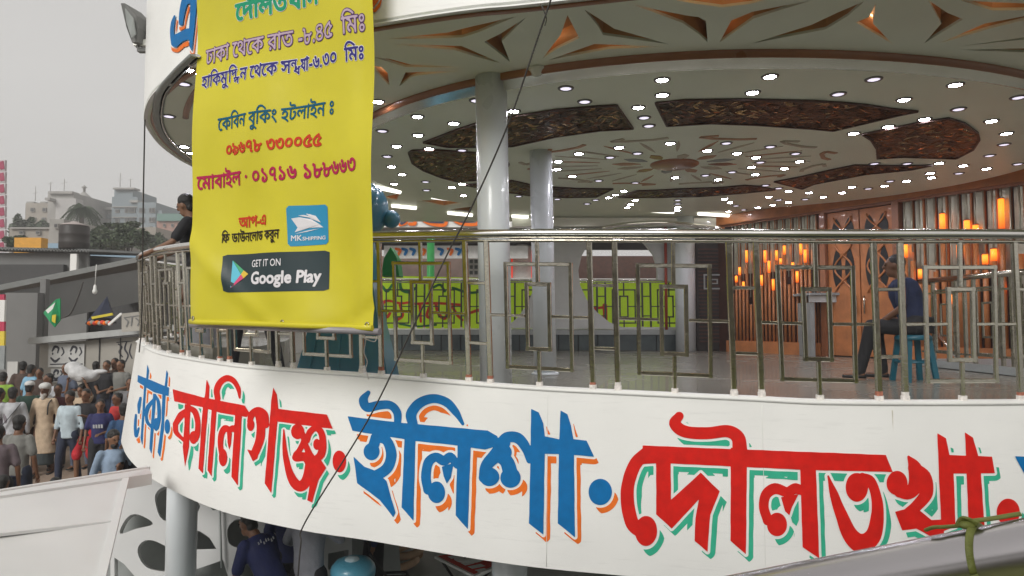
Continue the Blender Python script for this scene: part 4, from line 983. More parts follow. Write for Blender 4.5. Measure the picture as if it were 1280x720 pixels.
a, b = bhit(233, 406), bhit(471, 415); mb = MB(); mb.tube([bpos(a[0], a[1], -.03)+Vector((0,0,.0)), bpos(b[0], b[1], -.03)], .022, 12); mb.build('bottom_pipe', M_pipeg, bn)
mb = MB(); a, b = bhit(244, 402), bhit(465, 410); mb.tube([bpos(a[0]+(b[0]-a[0])*k/12, a[1]+(b[1]-a[1])*k/12, .004) for k in range(13)], (.014, .02), 8); mb.build('bottom_hem', M_yellow, bn)
def prt(runs, A, B, hgt, m, em=.622, fat=.0, off=.003, outline=None, name='printed_letter', cell=.035):
    a, b = bhit(*A), bhit(*B); hz = bhit(A[0], A[1]-hgt)[1]-a[1]; sy = hz/em
    for ft, mm, of in (([(fat+outline[1], outline[0], off)] if outline else [])+[(fat, m, off+.0015)]):
        V2, Fc, wd = text_mesh(runs, cell, ft)
        sx = (b[0]-a[0])/wd; V3 = [bpos(a[0]+x*sx, a[1]+(b[1]-a[1])*(x/wd)+y*sy, of) for x, y in V2]
        sheets(name, V3, Fc, mm, bn)
pr_green = mat('print_green', (.02,.30,.16), .65, var=.05, spec=.15); pr_vio = mat('print_violet', (.10,.04,.13), .65, var=.05, spec=.15); pr_navy = mat('print_navy', (.04,.035,.20), .65, var=.05, spec=.15)
pr_teal = mat('print_teal', (.01,.10,.17), .65, var=.05, spec=.15); pr_red = mat('print_red', (.55,.05,.02), .65, var=.05, spec=.15); pr_cri = mat('print_crimson', (.42,.02,.08), .65, var=.05, spec=.15); pr_blk = mat('print_black', (.03,.02,.015), .65, var=.05, spec=.15)
pr_lav = mat('print_lavender', (.50,.38,.48), .65, var=.05, spec=.15)
pr_w = mat('print_white', (.72,.70,.72), .65, var=.03, spec=.15)
prt(['েদৗলতখান'], (298,27.5), (398,3), 19, pr_green, fat=.035, outline=(pr_w, .02))
prt(['ঢাকা েথেক রাত -৮.৪৫  িমঃ'], (257,81), (452,36), 17.5, pr_lav, fat=.006, outline=(pr_vio, .04))
ddh = [('দ', .8, .62, 0, .24, .34), ('দ', .8, .5, -.12, -.12, .42)]
prt(['হািকমু', ('ি', 1, 1, 0, 0, .28)]+ddh+['ন ', 'েথেক ', 'স', ('ন', .7, .62, 0, .24, .3), ('ধ', .8, .62, -.1, -.12, .42), ('য', .6, .95, 0, 0, .36), 'া-৬.৩০  িমঃ'], (254,111), (449,71), 14, pr_navy, fat=.02, outline=(pr_w, .03))
prt(['েকিবন বুিকং হটলাইন ঃ'], (276.5,165), (413,141), 15, pr_teal, fat=.015)
prt(['০৯৬৭৮ ৩৩০০৫৫'], (285,196), (398,181), 14, pr_red, fat=.03)
prt(['েমাবাইল · ০১৭১৬ ১৮৮৬৬৩'], (250.5,238), (445,214), 15.5, pr_cri, fat=.025)
prt(['আপ-এ'], (299,285), (333,281), 12, pr_red, fat=.03)
prt([('ফ', 1, 1, 0, 0, None), ('ি', 1, 1, -.95, 0, .02), ' ডাউনেলাড করুন'], (282,304), (350,298), 10.5, pr_blk, fat=.02)
def bquad(pts, m, off, name, n=8, par=None):
    # rectangular print with rounded corners, following the vinyl
    q = [bhit(*p) for p in pts]; mb = MB(); vs = []; R = .10
    for j in range(n+1):
        for i in range(n+1):
            u, v = i/n, j/n
            a = [q[0][k]*(1-u)+q[1][k]*u for k in (0, 1)]; b = [q[3][k]*(1-u)+q[2][k]*u for k in (0, 1)]; vs.append(bpos(a[0]*(1-v)+b[0]*v, a[1]*(1-v)+b[1]*v, off))
    fs = []
    for j in range(n):
        for i in range(n):
            a, b, c, d = j*(n+1)+i, j*(n+1)+i+1, (j+1)*(n+1)+i+1, (j+1)*(n+1)+i
            if (i, j) == (0, 0): fs.append((b, c, d))
            elif (i, j) == (n-1, 0): fs.append((a, c, d))
            elif (i, j) == (0, n-1): fs.append((a, b, c))
            elif (i, j) == (n-1, n-1): fs.append((a, b, d))
            else: fs.append((a, b, c, d))
    mb.add(vs, fs); return mb.build(name, m, bn)
M_badge = mat('badge_dark', (.012,.03,.035), .45, var=.05); M_badgeb = mat('badge_blue', (.015,.26,.46), .45, var=.05)
bquad([(283.5,319),(404.5,312),(405,363),(286,366)], M_badge, .003, 'store_badge', 24)
bquad([(358,257.5),(402.5,254),(403,304),(359,308)], M_badgeb, .003, 'company_badge', 16)
prt(['GET IT ON'], (316,334), (352,332), 9, pr_w, .714, .01, .0045)
prt(['Google Play'], (316,355), (396,352), 15, pr_w, .714, .035, .0045)
def bpoly(pts, m, off=.005, name='printed_shape'): mb = MB(); mb.add([bpos(*bhit(*p), off) for p in pts], [tuple(range(len(pts)))]); mb.build(name, m, bn)
cy = mat('play_cyan', (.10,.50,.65), .5, var=0); gr = mat('play_green', (.08,.42,.20), .5, var=0); ye = mat('play_yellow', (.75,.50,.05), .5, var=0); mg = mat('play_magenta', (.60,.05,.16), .5, var=0)
bpoly([(293.5,326),(303,343),(294.5,360)], cy); bpoly([(293.5,325.5),(306,338),(303,342.5)], gr, .0052); bpoly([(306,338),(312,342.5),(306.5,348),(303,342.8)], ye, .0054); bpoly([(303,343),(306.5,348),(294.5,360.5)], mg, .0056)
bpoly([(363,273),(371,271),(383,273),(392,279),(397,283),(389,283),(381,284),(373,287),(366,290),(369,284)], pr_w, .005, 'ship_emblem')
for k in range(3): bpoly([(370+k*4,269-k*1.5),(382+k*3,266.5+k*1),(394,277),(386-k*2,272)], pr_w if k != 1 else M_badgeb, .0055+k*.0004, 'ship_emblem')
bpoly([(366,292),(378,287.5),(392,284.5),(378,289)], pr_w, .005, 'ship_emblem')
prt(['MK'], (362,301), (373,300), 7, pr_w, .714, .02, .0045); prt(['SHIPPING'], (373.5,300), (399.5,298), 4.6, pr_w, .714, .02, .0045)
# white string ties at the foot of the banner
for pts in ([(452,415),(457,424),(455,440),(459,452),(457,462),(461,474)], [(455,423),(468,427),(471,420)], [(266,405),(274,413),(272,424),(276,436),(271,448)]):
    q = catmull([at(x, y, 5.0+ (0 if x > 400 else 1.3)+.05*i) for i, (x, y) in enumerate(pts)], 5); mb = MB(); mb.tube([Vector(v) for v in q], .004, 6)
    tag(mb.build('string', M_weld), 'frayed white string hanging from the %s end of the banner pipe' % ('right' if pts[0][0] > 400 else 'left'), 'string', 'strings tied to the banner')

for px, py in ((252,398),(355,403),(458,406)):
    c0 = bhit(px, py); mb = MB(); q = [bpos(c0[0]+.016*math.cos(a), c0[1]+.016*math.sin(a), .006) for a in np.linspace(0, 2*math.pi, 14)]; mb.tube(q, .004, 6); mb.build('eyelet', M_steel, bn)
# ------------------------------------------------------------------ ground, water
GP = [(4,-5.0),(5.5,-3.8),(6.5,-3.2),(8.5,-3.08),(10,-3.08),(11.7,-3.05),(12.8,-2.92),(13.9,-2.72),(16,-2.4),(25,-2.1),(60,-2.0),(400,-2.0),(2500,-2.0)]
def gz(Y): return float(np.interp(Y, [a for a, b in GP], [b for a, b in GP]))
def gzx(X, Y):
    k = min(1, max(0, (X+4.4)/1.6)) if Y < 24 else 0
    return gz(Y)*(1-k)+(-4.4)*k
M_ground = mat('dusty_ground', (.27,.20,.15), .9, var=.3, scale=2.5, bump=.4, bscale=15, detail=8)
xs = [-1500,-300,-80,-40,-25,-16,-12,-10,-9,-8,-7,-6,-5.4,-5,-4.6,-4.4,-4,-3.6,-3.2,-2.8,-1,2,6,12,40,300,1500]
ys = [4,5.5,6,7,8.5,9.2,10,11,11.7,12.4,13,14,16,20,23.9,24,30,60,400,2500]
mb = MB(); mb.add([(x, y, gzx(x, y)) for y in ys for x in xs], [(j*len(xs)+i, j*len(xs)+i+1, (j+1)*len(xs)+i+1, (j+1)*len(xs)+i) for j in range(len(ys)-1) for i in range(len(xs)-1)], smooth=True)
structure(mb.build('ground', M_ground))
M_water = mat('river_water', (.05,.055,.045), .12, var=.1, bump=.5, bscale=3)
mb = MB(); mb.add([(-2000,-2000,-4.3),(2000,-2000,-4.3),(2000,24,-4.3),(-2000,24,-4.3)], [(0,1,2,3)]); structure(mb.build('water', M_water))
# ------------------------------------------------------------------ sheds along the landing
M_tin = mat('tin_roof', (.17,.175,.17), .5, var=.25, scale=3); M_tinb = mat('blue_tin', (.16,.27,.36), .5, var=.15, scale=2); M_cream = mat('cream_wall', (.36,.34,.30), .8, var=.2, scale=1.2, bump=.2)
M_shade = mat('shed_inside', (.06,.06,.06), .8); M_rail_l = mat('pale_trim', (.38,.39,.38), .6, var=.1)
def slab(pts, thick, name, m, parent=None):   # prism of 3D points, thickness downwards
    mb = MB(); mb.prism([Vector(p) for p in pts], (0, 0, -thick)); return mb.build(name, m, parent)
sh = thing('shed', (-9, 17, -2.2), 'long low grey shed with a slanting roof edge behind the crowd', 'shed')
# sloping roof: eave edge rises to the right in the picture
e0, e1 = at(-60, 372, 16.0), at(186, 322, 19.5)
slab([e0, e1, e1+Vector((.4,9,.25)), e0+Vector((-.5,9,.25))], .05, 'roof_sheet', M_tin, sh)
MB().bar(e0+Vector((0,-.03,.0)), e1+Vector((0,-.03,.0)), .06, .13).build('eave_trim', M_rail_l, sh)
MB().bar(e0+Vector((0,.06,-.55)), e1+Vector((0,.06,-.75)), .05, .9).build('fascia_panel', M_panelgrey, sh)
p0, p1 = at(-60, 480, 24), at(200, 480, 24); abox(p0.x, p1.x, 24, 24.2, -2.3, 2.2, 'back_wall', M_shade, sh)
for (xa_, xb_, Y) in ((5, 46, 16.3),(-55, -12, 16.2)):
    a, b = at(xa_, 400, Y), at(xb_, 400, Y); ztop_ = at((xa_+xb_)/2, 366, Y).z; abox(a.x, b.x, Y, Y+.3, gz(Y)-.1, ztop_, 'side_panel', M_panelgrey, sh)
a = at(47, 400, 16.6); MB().bar((a.x+.15,16.6,gz(16.6)), (a.x+.15,16.6,1.0), .14, .14, up=(0,1,0)).build('post', M_panelgrey, sh)
q = [at(66,300+70,17),at(86,405,17),at(100,385,17),at(106,350,17)]; mb = MB(); mb.tube([Vector(v) for v in catmull([at(76,398,16),at(88,392,16),at(98,370,16),at(104,352,16)],5)], .018, 6); tag(mb.build('hanging_wire', M_cable), 'loose dark wire curling down under the shed roof edge', 'wire')
lb = at(118.5, 364, 16.4); mb = MB(); mb.lathe([(.012,.16),(.03,.13),(.035,.06),(.055,.0),(.045,-.05),(.01,-.075)], lb, 12); mb.tube([lb+Vector((0,0,.16)), lb+Vector((.02,0,.65))], .008, 6); tag(mb.build('bulb', M_white), 'bare white bulb hanging under the shed roof', 'bulb')
# upper corrugated roof with water tank
ur = thing('roof_shelter', (-14, 24, -2), 'dark shed with a flat corrugated roof edge carrying the water tank', 'shed')
YR = 23.
a, b = at(-70, 309, YR), at(112, 313, YR); mb = MB(); n = 90; vs = []
for j, (dy, dz) in enumerate(((0, 0), (7, .5))):
    for i in range(n+1): p = a.lerp(b, i/n); vs.append((p.x, YR+dy, p.z+dz+(.05 if i % 2 else -.03)))
mb.add(vs, [(i, i+1, n+2+i, n+1+i) for i in range(n)], smooth=False); 
o = mb.build('corrugated_roof', M_tin, ur); sm = o.modifiers.new('s', 'SOLIDIFY'); sm.thickness = .04
p0, p1 = at(-70, 320, YR+.5), at(112, 352, YR+.5); abox(p0.x, p1.x, YR+.4, YR+.5, -2.1, at(0, 316, YR+.4).z, 'front_wall', M_panelgrey, ur)
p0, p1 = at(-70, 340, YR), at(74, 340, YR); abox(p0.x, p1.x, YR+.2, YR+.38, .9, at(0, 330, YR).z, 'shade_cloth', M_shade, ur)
p = at(90, 340, YR); MB().bar((p.x, YR+.1, .9), (p.x, YR+.1, 2.25), .22, .1, up=(0,1,0)).build('white_post', M_white, ur)
tk = at(92.5, 312, 23.4); t = thing('water_tank', tuple(tk), 'black and rust brown plastic water tank with pale domed lid', 'water tank')
R_ = .46; M_tank = mat('tank_plastic', (.03,.025,.022), .5, var=.5, scale=1.2); H_ = .82
mb = MB(); mb.lathe([(R_*.96,0),(R_,.05),(R_,.2),(R_*1.02,.23),(R_,.26),(R_,.48),(R_*1.02,.51),(R_,.54),(R_,H_-.06),(R_*.96,H_)], tk, 28); mb.build('body', M_tank, t)
mb = MB(); mb.lathe([(R_*.98,H_),(R_*.7,H_+.07),(R_*.3,H_+.11),(R_*.25,H_+.15),(.01,H_+.16)], tk, 28); mb.build('lid', mat('tank_lid', (.38,.33,.31), .6, var=.2), t)
p0, p1 = at(18, 297, 27), at(51, 313, 27); o = abox(p0.x, p1.x, 27, 27.4, p1.z-.6, p0.z, 'roof_sign', mat('yellow_sheet', (.62,.30,.03), .6, var=.12), None); tag(o, 'plain orange yellow sheet box standing behind the shed roof', 'sign')
def shed_roof(pts, m, label, th=.12):
    o = slab(pts, th, 'shed_roof', m); tag(o, label, 'roof')
shed_roof([at(50,313,30), at(82,313,30), at(80,304,36), at(54,304,36)], M_tinb, 'small light blue tin roof between the yellow sheet and the tank')
t = thing('shed', tuple(at(140,330,28)), 'shed with a wide faded blue tin roof right of the tank', 'shed')
slab([at(106,325,26), at(176,328,26), at(168,318,34), at(112,315,34)], .12, 'roof_sheet', M_tinb, t)
a, b = at(108,330,26.5), at(176,330,26.5); abox(a.x, b.x, 26.5, 33, -2, at(140,327.5,26.5).z-.02, 'wall', M_shade, t); MB().bar(at(112,331,26.4), at(130,331,26.4), .1, .22).build('red_sign', M_redp, t)
# cream wall with posters and ledge
wl = thing('wall', (-8, 15.5, -2.3), 'cream plastered wall with a projecting ledge, pasted posters and a painted shop name', 'wall')
wa, wb = at(50, 425, 15.6), at(200, 405, 15.6)
mb = MB(); mb.prism([(wa.x,15.6,-2.4),(wb.x+1.5,15.6,-2.4),(wb.x+1.5,15.6,wb.z-.12),(wa.x,15.6,wa.z-.1)], (0,.2,0)); mb.build('wall_panel', M_cream, wl)
MB().bar((wa.x-.1,15.6,wa.z-.02), (wb.x+1.5,15.6,wb.z+.02), .5, .14).build('ledge', M_rail_l, wl)
for x_ in (124, 150): p = at(x_, 440, 15.58); MB().bar((p.x,15.585,-2.3), (p.x,15.585,at(x_,414,15.6).z-.15), .02, .015, up=(0,1,0)).build('joint', M_shade, wl)
M_paper = mat('poster_paper', (.50,.50,.48), .8, var=.08); M_ink = mat('poster_ink', (.04,.04,.05), .8, var=.2)
def poster(x0, y0, x1, y1, label):
    t = thing('poster', tuple(at((x0+x1)/2, y1, 15.57)), label, 'poster', 'portrait posters on the cream wall'); a, b = at(x0, y0, 15.57), at(x1, y1, 15.57); abox(a.x, b.x, 15.565, 15.585, b.z, a.z, 'sheet', M_paper, t)
    w_, h_ = x1-x0, y1-y0
    pr = [(S,[(x0+w_*.2,y0+h_*.3),(x0+w_*.35,y0+h_*.12),(x0+w_*.55,y0+h_*.18),(x0+w_*.5,y0+h_*.38)],[1,1.6,1.4,.8]),(E_,(x0+w_*.22,y0+h_*.42),1,1.6),(S,[(x0+w_*.12,y0+h_*.6),(x0+w_*.35,y0+h_*.75),(x0+w_*.6,y0+h_*.62)],[1,1.8,1]),(S,[(x0+w_*.75,y0+h_*.15),(x0+w_*.85,y0+h_*.35),(x0+w_*.72,y0+h_*.5)],[.8,1,.6]),(S,[(x0+w_*.1,y0+h_*.88),(x0+w_*.9,y0+h_*.86)],[.7,.7])]
    xs = np.arange(x0, x1, .4); ys = np.arange(y0, y1, .4); X, Yy = np.meshgrid(xs, ys); V2, Fc = march(xs, ys, field(pr, X, Yy, 3)); sheets('portrait_print', [at(u, v, 15.562) for u, v in V2], Fc, M_ink, t)
poster(61,430,83,459,'black and white portrait poster, upper left of three on the cream wall'); poster(84,430,105,459,'black and white portrait poster, upper right of three on the cream wall'); poster(64,461,80,478,'small portrait poster below the other two on the cream wall')
p0, p1 = at(10,452,16.28), at(22,478,16.28); tag(abox(p0.x,p1.x,16.26,16.29,p1.z,p0.z,'notice',M_paper,None), 'white paper notice pasted on the grey shed panel at far left', 'notice')
xs = np.arange(142, 168, .4); ys = np.arange(426, 462, .4); X, Yy = np.meshgrid(xs, ys)
pr = [(S,[(148,430),(152,434),(149,440),(153,446)],[.8,1.2,1,.8]),(S,[(158,428),(156,436),(160,444),(157,452)],[.8,1.2,1,.8]),(S,[(164,430),(162,440),(165,448)],[.7,1,.8]),(S,[(146,428),(166,426)],[.6,.6])]
V2, Fc = march(xs, ys, field(pr, X, Yy, 3)); sheets('painted_letter', [at(u, v, 15.595) for u, v in V2], Fc, M_ink, wl)
# cream sign board, white bar, flag, umbrella pieces, fruit heap
t = thing('shop_sign', tuple(at(166,414,15)), 'cream shop sign board with grey lettering near the railing end', 'sign'); a, b = at(152,391,15), at(184,414,15)
mb = MB(); mb.prism([at(152,392,15), at(190,388,15), at(190,412,15), at(152,415,15)], (0,.06,0)); mb.build('board', M_cream, t)
pr = [(S,[(156,398),(160,402),(158,408)],[.8,1,.8]),(S,[(165,397),(164,407)],[.8,.8]),(S,[(170,398),(174,402),(172,407)],[.8,1,.8]),(S,[(155,397),(178,394)],[.6,.6])]
xs = np.arange(153, 182, .4); ys = np.arange(391, 411, .4); X, Yy = np.meshgrid(xs, ys); V2, Fc = march(xs, ys, field(pr, X, Yy, 3)); sheets('painted_letter', [at(u, v, 14.99) for u, v in V2], Fc, M_panelgrey, t)
mb = MB(); mb.bar(at(136,406,15.3), at(152,392,15.3), .05, .05); tag(mb.build('pole', M_white), 'short white slanting pole on the cream ledge', 'pole')
mb = MB(); vs = [at(54,391,15.2), at(70,374,15.2), at(75,373,15.1), at(75,400,15.25), at(68,409,15.2), at(62,402,15.15)]; mb.prism(vs, (0,.03,0)); fl = thing('flag', tuple(at(66,400,15.2)), 'bright green flag with white and yellow marks hanging by the shed panel', 'flag'); mb.build('cloth', mat('flag_green', (.01,.28,.10), .6, var=.15), fl)
mb = MB(); mb.prism([at(57,388,15.18), at(69,378,15.18), at(66,386,15.18), at(60,392,15.18)], (0,.01,0)); mb.build('white_mark', M_white, fl)
mb = MB(); mb.prism([at(64,394,15.17), at(70,393,15.17), at(69,404,15.17), at(65,402,15.17)], (0,.01,0)); mb.build('yellow_mark', mat('flag_yellow', (.6,.5,.03), .6), fl)
um = thing('umbrella', tuple(at(124,402,16.6)), 'folded dark navy umbrella canopy with a yellow band behind the cream wall', 'umbrella'); mb = MB(); tp = at(134,370,16.8)
bs = [at(106,405,16.4), at(122,396,16.2), at(140,398,16.4), at(146,404,17.4), at(112,406,17.6)]; mb.add([tp]+bs, [(0,i+1,(i+1) % 5+1) for i in range(5)]+[(5,4,3,2,1)]); mb.build('canopy', mat('navy_cloth', (.02,.025,.05), .7), um)
mb = MB(); mb.prism([at(114,396,16.1), at(140,391,16.1), at(141,394,16.1), at(115,399,16.1)], (0,.03,0)); mb.build('yellow_band', mat('flag_yellow', (.6,.5,.03), .6), um)
for k in range(9): 
    p = at(112+k*3.2, 404-(k % 2), 15.9); mb = MB(); mb.ell(p, (.055,.055,.05), 10, 7); tag(mb.build('fruit', [M_orange, M_cream, M_redp][k % 3]), 'small round fruit in the row on the cream ledge', 'fruit', 'fruits on the cream ledge')
# shop front strip at far left
p0, p1 = at(-30,368,14.6), at(5,460,14.6); o = thing('shop_banner', tuple(at(0,460,14.6)), 'red, pale and yellow shop banner cut by the left picture edge', 'banner')
for (ya, yb, m) in ((368,375,mat('sign_red',(.45,.03,.08),.5)),(375,402,M_white),(402,414,mat('sign_red',(.45,.03,.08),.5)),(414,432,mat('sign_yellow',(.65,.50,.05),.5)),(432,462,mat('sign_grey',(.25,.27,.27),.5))):
    a, b = at(-30,ya,14.6), at(5,yb,14.6); abox(a.x,b.x,14.6,14.65,b.z,a.z,'panel',m,o)
# billboard tower
bt = thing('billboard', (at(-8,320,40).x,40,-2), 'tall red and white billboard tower cut by the left picture edge', 'billboard')
for k in range(10):
    ya = 200+k*14.5; a, b = at(-22,ya,40), at(6.3-(.3 if k<8 else -1.5),ya+13.4,40); abox(a.x,b.x,40,40.15,b.z,a.z,'picture_panel',mat('poster_pale', (.50,.45,.46), .7),bt)
    a, b = at(0,ya+2,39.98), at(4.5,ya+10,39.98); mb = MB(); mb.prism([at(-4,ya+9,39.97), at(0,ya+2,39.97), at(4,ya+1,39.97), at(5,ya+6,39.97), at(5.3,ya+11,39.97), at(1,ya+12,39.97)], (0,.02,0)); mb.build('red_shape', mat('poster_red', (.33,.05,.10), .7), bt)
a = at(-20,200,40.2); MB().bar((a.x,40.3,-2),(a.x,40.3,9.4),.2,.2,up=(0,1,0)).build('mast', M_panelgrey, bt)
# ------------------------------------------------------------------ houses beyond
def bld(label, Y, body, parts, wins, m, mw=None, dep=14):
    x0, y0, x1, y1 = body; c = at((x0+x1)/2, y1, Y); t = thing('apartment_building', (c.x, Y, gz(Y)), label, 'building')
    a, b = at(x0, y0, Y), at(x1, y0, Y); abox(a.x, b.x, Y, Y+dep, -2, a.z, 'wall', m, t)
    for (p, q, r, s, dy, mm, nm) in parts: a, b = at(p, q, Y+dy), at(r, s, Y+dy); abox(a.x, b.x, Y+dy, Y+dy+(2 if dy < 0 else dep*.6), b.z, a.z, nm, mm, t)
    for (p, q, w_, h_) in wins:
        a, b = at(p, q, Y-.25), at(p+w_, q+h_, Y-.25); fr = abox(a.x-.06, b.x+.06, Y-.22, Y+.1, b.z-.10, a.z+.05, 'window', M_conc, t); g_ = abox(a.x, b.x, Y-.26, Y-.2, b.z, a.z, 'pane', M_shade, None); g_.parent = fr
M_bw = mat('plaster_white', (.42,.41,.40), .85, var=.15, scale=.3); M_bg = mat('plaster_bluegrey', (.20,.24,.26), .85, var=.12, scale=.3); M_bc = mat('plaster_beige', (.30,.27,.23), .85, var=.2, scale=.4)
bld('weathered two-tone concrete house with a rough flat roof at far left', 120, (32,254,60,320), [(33,252,42,254,0,M_conc,'parapet'),(50,252,58,254,0,M_conc,'parapet')], [(38,260,4,4),(53,260,4,4),(40,272,4,4),(52,272,4,4)], M_bc)
bld('taller concrete house with white right face and overhanging roof slab', 118, (60,241,93,320), [(56,247,62,250,-2,M_conc,'roof_slab'),(60,239,90,242,-.6,M_conc,'roof_slab'),(70,248,93,320,-.4,M_bw,'white_face')], [(73.5,254,6,5.5),(84.5,254,5,5.5),(73.5,265.5,6,5.5),(85,265,5,5)], M_conc)
bld('pale house with small pointed roof turret behind the palm tree', 135, (94,252,119,320), [], [(97,262,4,3),(108,262,4,3)], M_bc)
tt = at(105, 248, 136); t = thing('turret', tuple(tt), 'small pagoda-like roof turret above the palm tree', 'turret'); mb = MB(); mb.lathe([(2.4,-.9),(1.6,.1),(.9,.7),(.25,1.3)], tt, 8); mb.build('roof', M_conc, t); mb = MB(); mb.lathe([(.25,1.2),(.25,2.1),(.55,2.2),(.05,2.7)], tt, 8); mb.build('finial', M_conc, t); MB().box(tt+Vector((0,0,-1.8)), (3.6,3,1.8)).build('wall', M_bw, t)
bld('low white house with a ribbon window between palm and grey block', 128, (117,262,141,320), [(117,259,141,262,-1.2,M_conc,'roof_slab'),(119,268,140,273,-.4,M_bg,'glass_band')], [(120,263.5,3,2.5)], M_bw)
bld('blue-grey six storey block with roof room and water plate', 125, (140,246,172,330), [(143,237,166,246,0,M_bg,'roof_room'),(141,234.5,168,236.5,-.8,M_conc,'roof_slab'),(162,250,172,253,-.5,M_conc,'balcony'),(140,258,172,259,-.35,M_conc,'string_course'),(140,271,172,272,-.35,M_conc,'string_course')], [(156,260,3,5),(161.5,260,6.5,5),(156,271.5,3,5.5),(161.5,271.5,6.5,5.5),(144,262,4,3),(144,274,4,3),(161.5,284,6.5,5)], M_bg)
bld('stepped right wing of the blue-grey block with many windows', 124, (172,253,195,330), [(195,263,201,330,.5,M_bg,'wing')], [(174,260,5.5,5),(186.5,260,2.5,5),(190,260,2.5,5),(174,272,5.5,5),(186.5,272,2.5,5),(190,272,2.5,5),(187,283,2.5,5)], M_bg)
M_pk = mat('brick_pink', (.34,.20,.16), .85); M_gr = mat('green_roof', (.12,.22,.19), .7)
bld('low brick red house with green roof just left of the leaning man', 110, (196,276,240,330), [(196,267,240,276,-.5,M_gr,'roof')], [(204,280,2,3),(214,280,2,3)], M_pk)
bld('long pale low building in front of the trees', 70, (12,286,64,320), [(12,284,64,286,-.3,M_conc,'parapet')], [(45,289,4,3),(24,289,4,3)], M_bc)
bld('low grey house front between tank and trees', 60, (62,274,80,320), [], [(68,280,3,4)], M_conc); bld('pale orange house seen between the tree branches', 75, (166,284,195,330), [], [(176,290,3,4)], M_bc)
# ------------------------------------------------------------------ trees
M_leaf = [mat('leaf_a', (.045,.07,.03), .6, var=.4, scale=3), mat('leaf_b', (.07,.095,.045), .6, var=.4, scale=3)]; M_bark = mat('bark', (.09,.07,.055), .9, var=.3)
def tree(cx, cy, Y, wpx, hpx, label, blobs=7, leafs=3600, group='trees behind the sheds'):
    s = Y/F; c = at(cx, cy, Y); R = wpx*s/2; Hh = hpx*s/2; gz_ = gz(Y); t = thing('tree', (c.x, Y, gz_), label, 'tree', group)
    mb = MB(); mb.tube([(c.x, Y, gz_), (c.x+.1*R, Y, (c.z+gz_)/2), (c.x, Y, c.z)], [R*.09+.1, R*.07+.07, R*.03+.03], 8); mb.build('trunk', M_bark, t)
    bl = []
    for k in range(blobs*2):
        a = random.uniform(0, 6.28); r_ = random.uniform(.1, .8); bl.append((Vector((c.x+R*r_*math.cos(a), Y+R*.6*r_*math.sin(a), c.z+Hh*random.uniform(-.6,.65))), R*random.uniform(.22,.5), Hh*random.uniform(.28,.62)))
    for b in bl[:5]: MB().tube([(c.x, Y, (c.z*1.4+gz_*.6)/2), b[0]], [R*.03+.03, .02], 6).build('branch', M_bark, t)
    mb = MB(); ls = s*2.4
    for k in range(leafs):
        b = random.choice(bl); d = Vector((random.gauss(0,1), random.gauss(0,1), random.gauss(0,1))).normalized()*random.uniform(.45,1.05)**.6
        p = b[0]+Vector((d.x*b[1], d.y*b[1], d.z*b[2])); a = Vector((random.gauss(0,1), random.gauss(0,1), random.gauss(0,.5))).normalized()*ls*random.uniform(.6,1.3); q = a.cross(Vector((random.gauss(0,1), random.gauss(0,1), random.gauss(0,1)))).normalized()*ls*.6
        mb.add([p-a, p+q, p+a, p-q], [(0,1,2,3)], mi=random.randint(0,1))
    o = mb.build('crown', M_leaf, t); o['kind'] = 'stuff'
tree(125,300,45,55,34,'broad leafy tree right of the water tank',8)
tree(160,297,42,62,32,'wide tree with drooping layered branches left of the railing end',9)
tree(150,283,48,50,10,'flat upper layer of a spreading tree below the grey block',6,1400)
tree(28,284,80,34,26,'dusty dark tree at the left below the concrete house',7,2000); tree(22,302,38,30,16,'dark green bush behind the yellow sheet',5,1200)
tree(55,287,90,40,18,'grey green tree between the two left houses',6,1500); tree(190,303,60,40,24,'small tree under the leaning man\'s arm',6,1200)
pm = at(102, 262, 70); t = thing('palm_tree', (pm.x, 70, -2), 'shaggy palm tree in front of the turret house', 'palm tree'); MB().tube([(pm.x,70,-2),(pm.x+.2,70,4),(pm.x,70,pm.z)], [.35,.28,.22], 8).build('trunk', M_bark, t)
for k in range(44):
    a = k*2.4; el = random.uniform(-.5, 1.2); L = random.uniform(1.6, 2.5); pts = []; d = Vector((math.cos(a)*math.cos(el), math.sin(a)*math.cos(el), math.sin(el)))
    for i in range(8): f = i/7; pts.append(pm+d*L*f+Vector((0,0,-2.2*f*f)))
    mb = MB(); mb.tube(pts, .03, 4)
    for i in range(1, 8):
        for sgn in (-1, 1):
            for e in (0, .5):
                p = pts[i-1].lerp(pts[i], e); sd_ = Vector((-math.sin(a), math.cos(a), 0))*sgn; tip = p+sd_*.5+Vector((0,0,-.35))+d*.15; mb.add([p, p+d*.1, tip], [(0,1,2)])
    mb.build('frond', M_leaf[0], t)

for k, (x, y, Y) in enumerate(((63,239,118),(80,238.5,118),(150,234,125),(163,234,125),(178,252,124),(44,251,120))):
    p = at(x, y, Y); mb = MB(); mb.tube([p, p+Vector((0,0,1.6+.5*(k % 3)))], .06, 5); mb.bar(p+Vector((-.5,0,1.3)), p+Vector((.5,0,1.5)), .05, .05); tag(mb.build('antenna', M_conc), ['thin roof antenna on the left edge of the concrete house','thin roof antenna on the right of the concrete house','left roof antenna on the blue-grey block','right roof antenna on the blue-grey block','antenna on the stepped wing of the blue-grey block','antenna on the lowest far left house'][k], 'antenna', 'roof antennas')
# ------------------------------------------------------------------ hazy air
hz = bpy.data.materials.new('haze_air'); hz.use_nodes = True; hn = hz.node_tree; hn.nodes.clear(); ho = hn.nodes.new('ShaderNodeOutputMaterial'); hv = hn.nodes.new('ShaderNodeVolumePrincipled'); hv.inputs['Color'].default_value = (.9,.9,.9,1); hv.inputs['Density'].default_value = .0026; hn.links.new(hv.outputs[0], ho.inputs['Volume'])
mb = MB(); mb.box((0, 90, 9), (420, 240, 30)); hb = mb.build('haze', hz); hb['kind'] = 'stuff'; hb.display_type = 'WIRE'
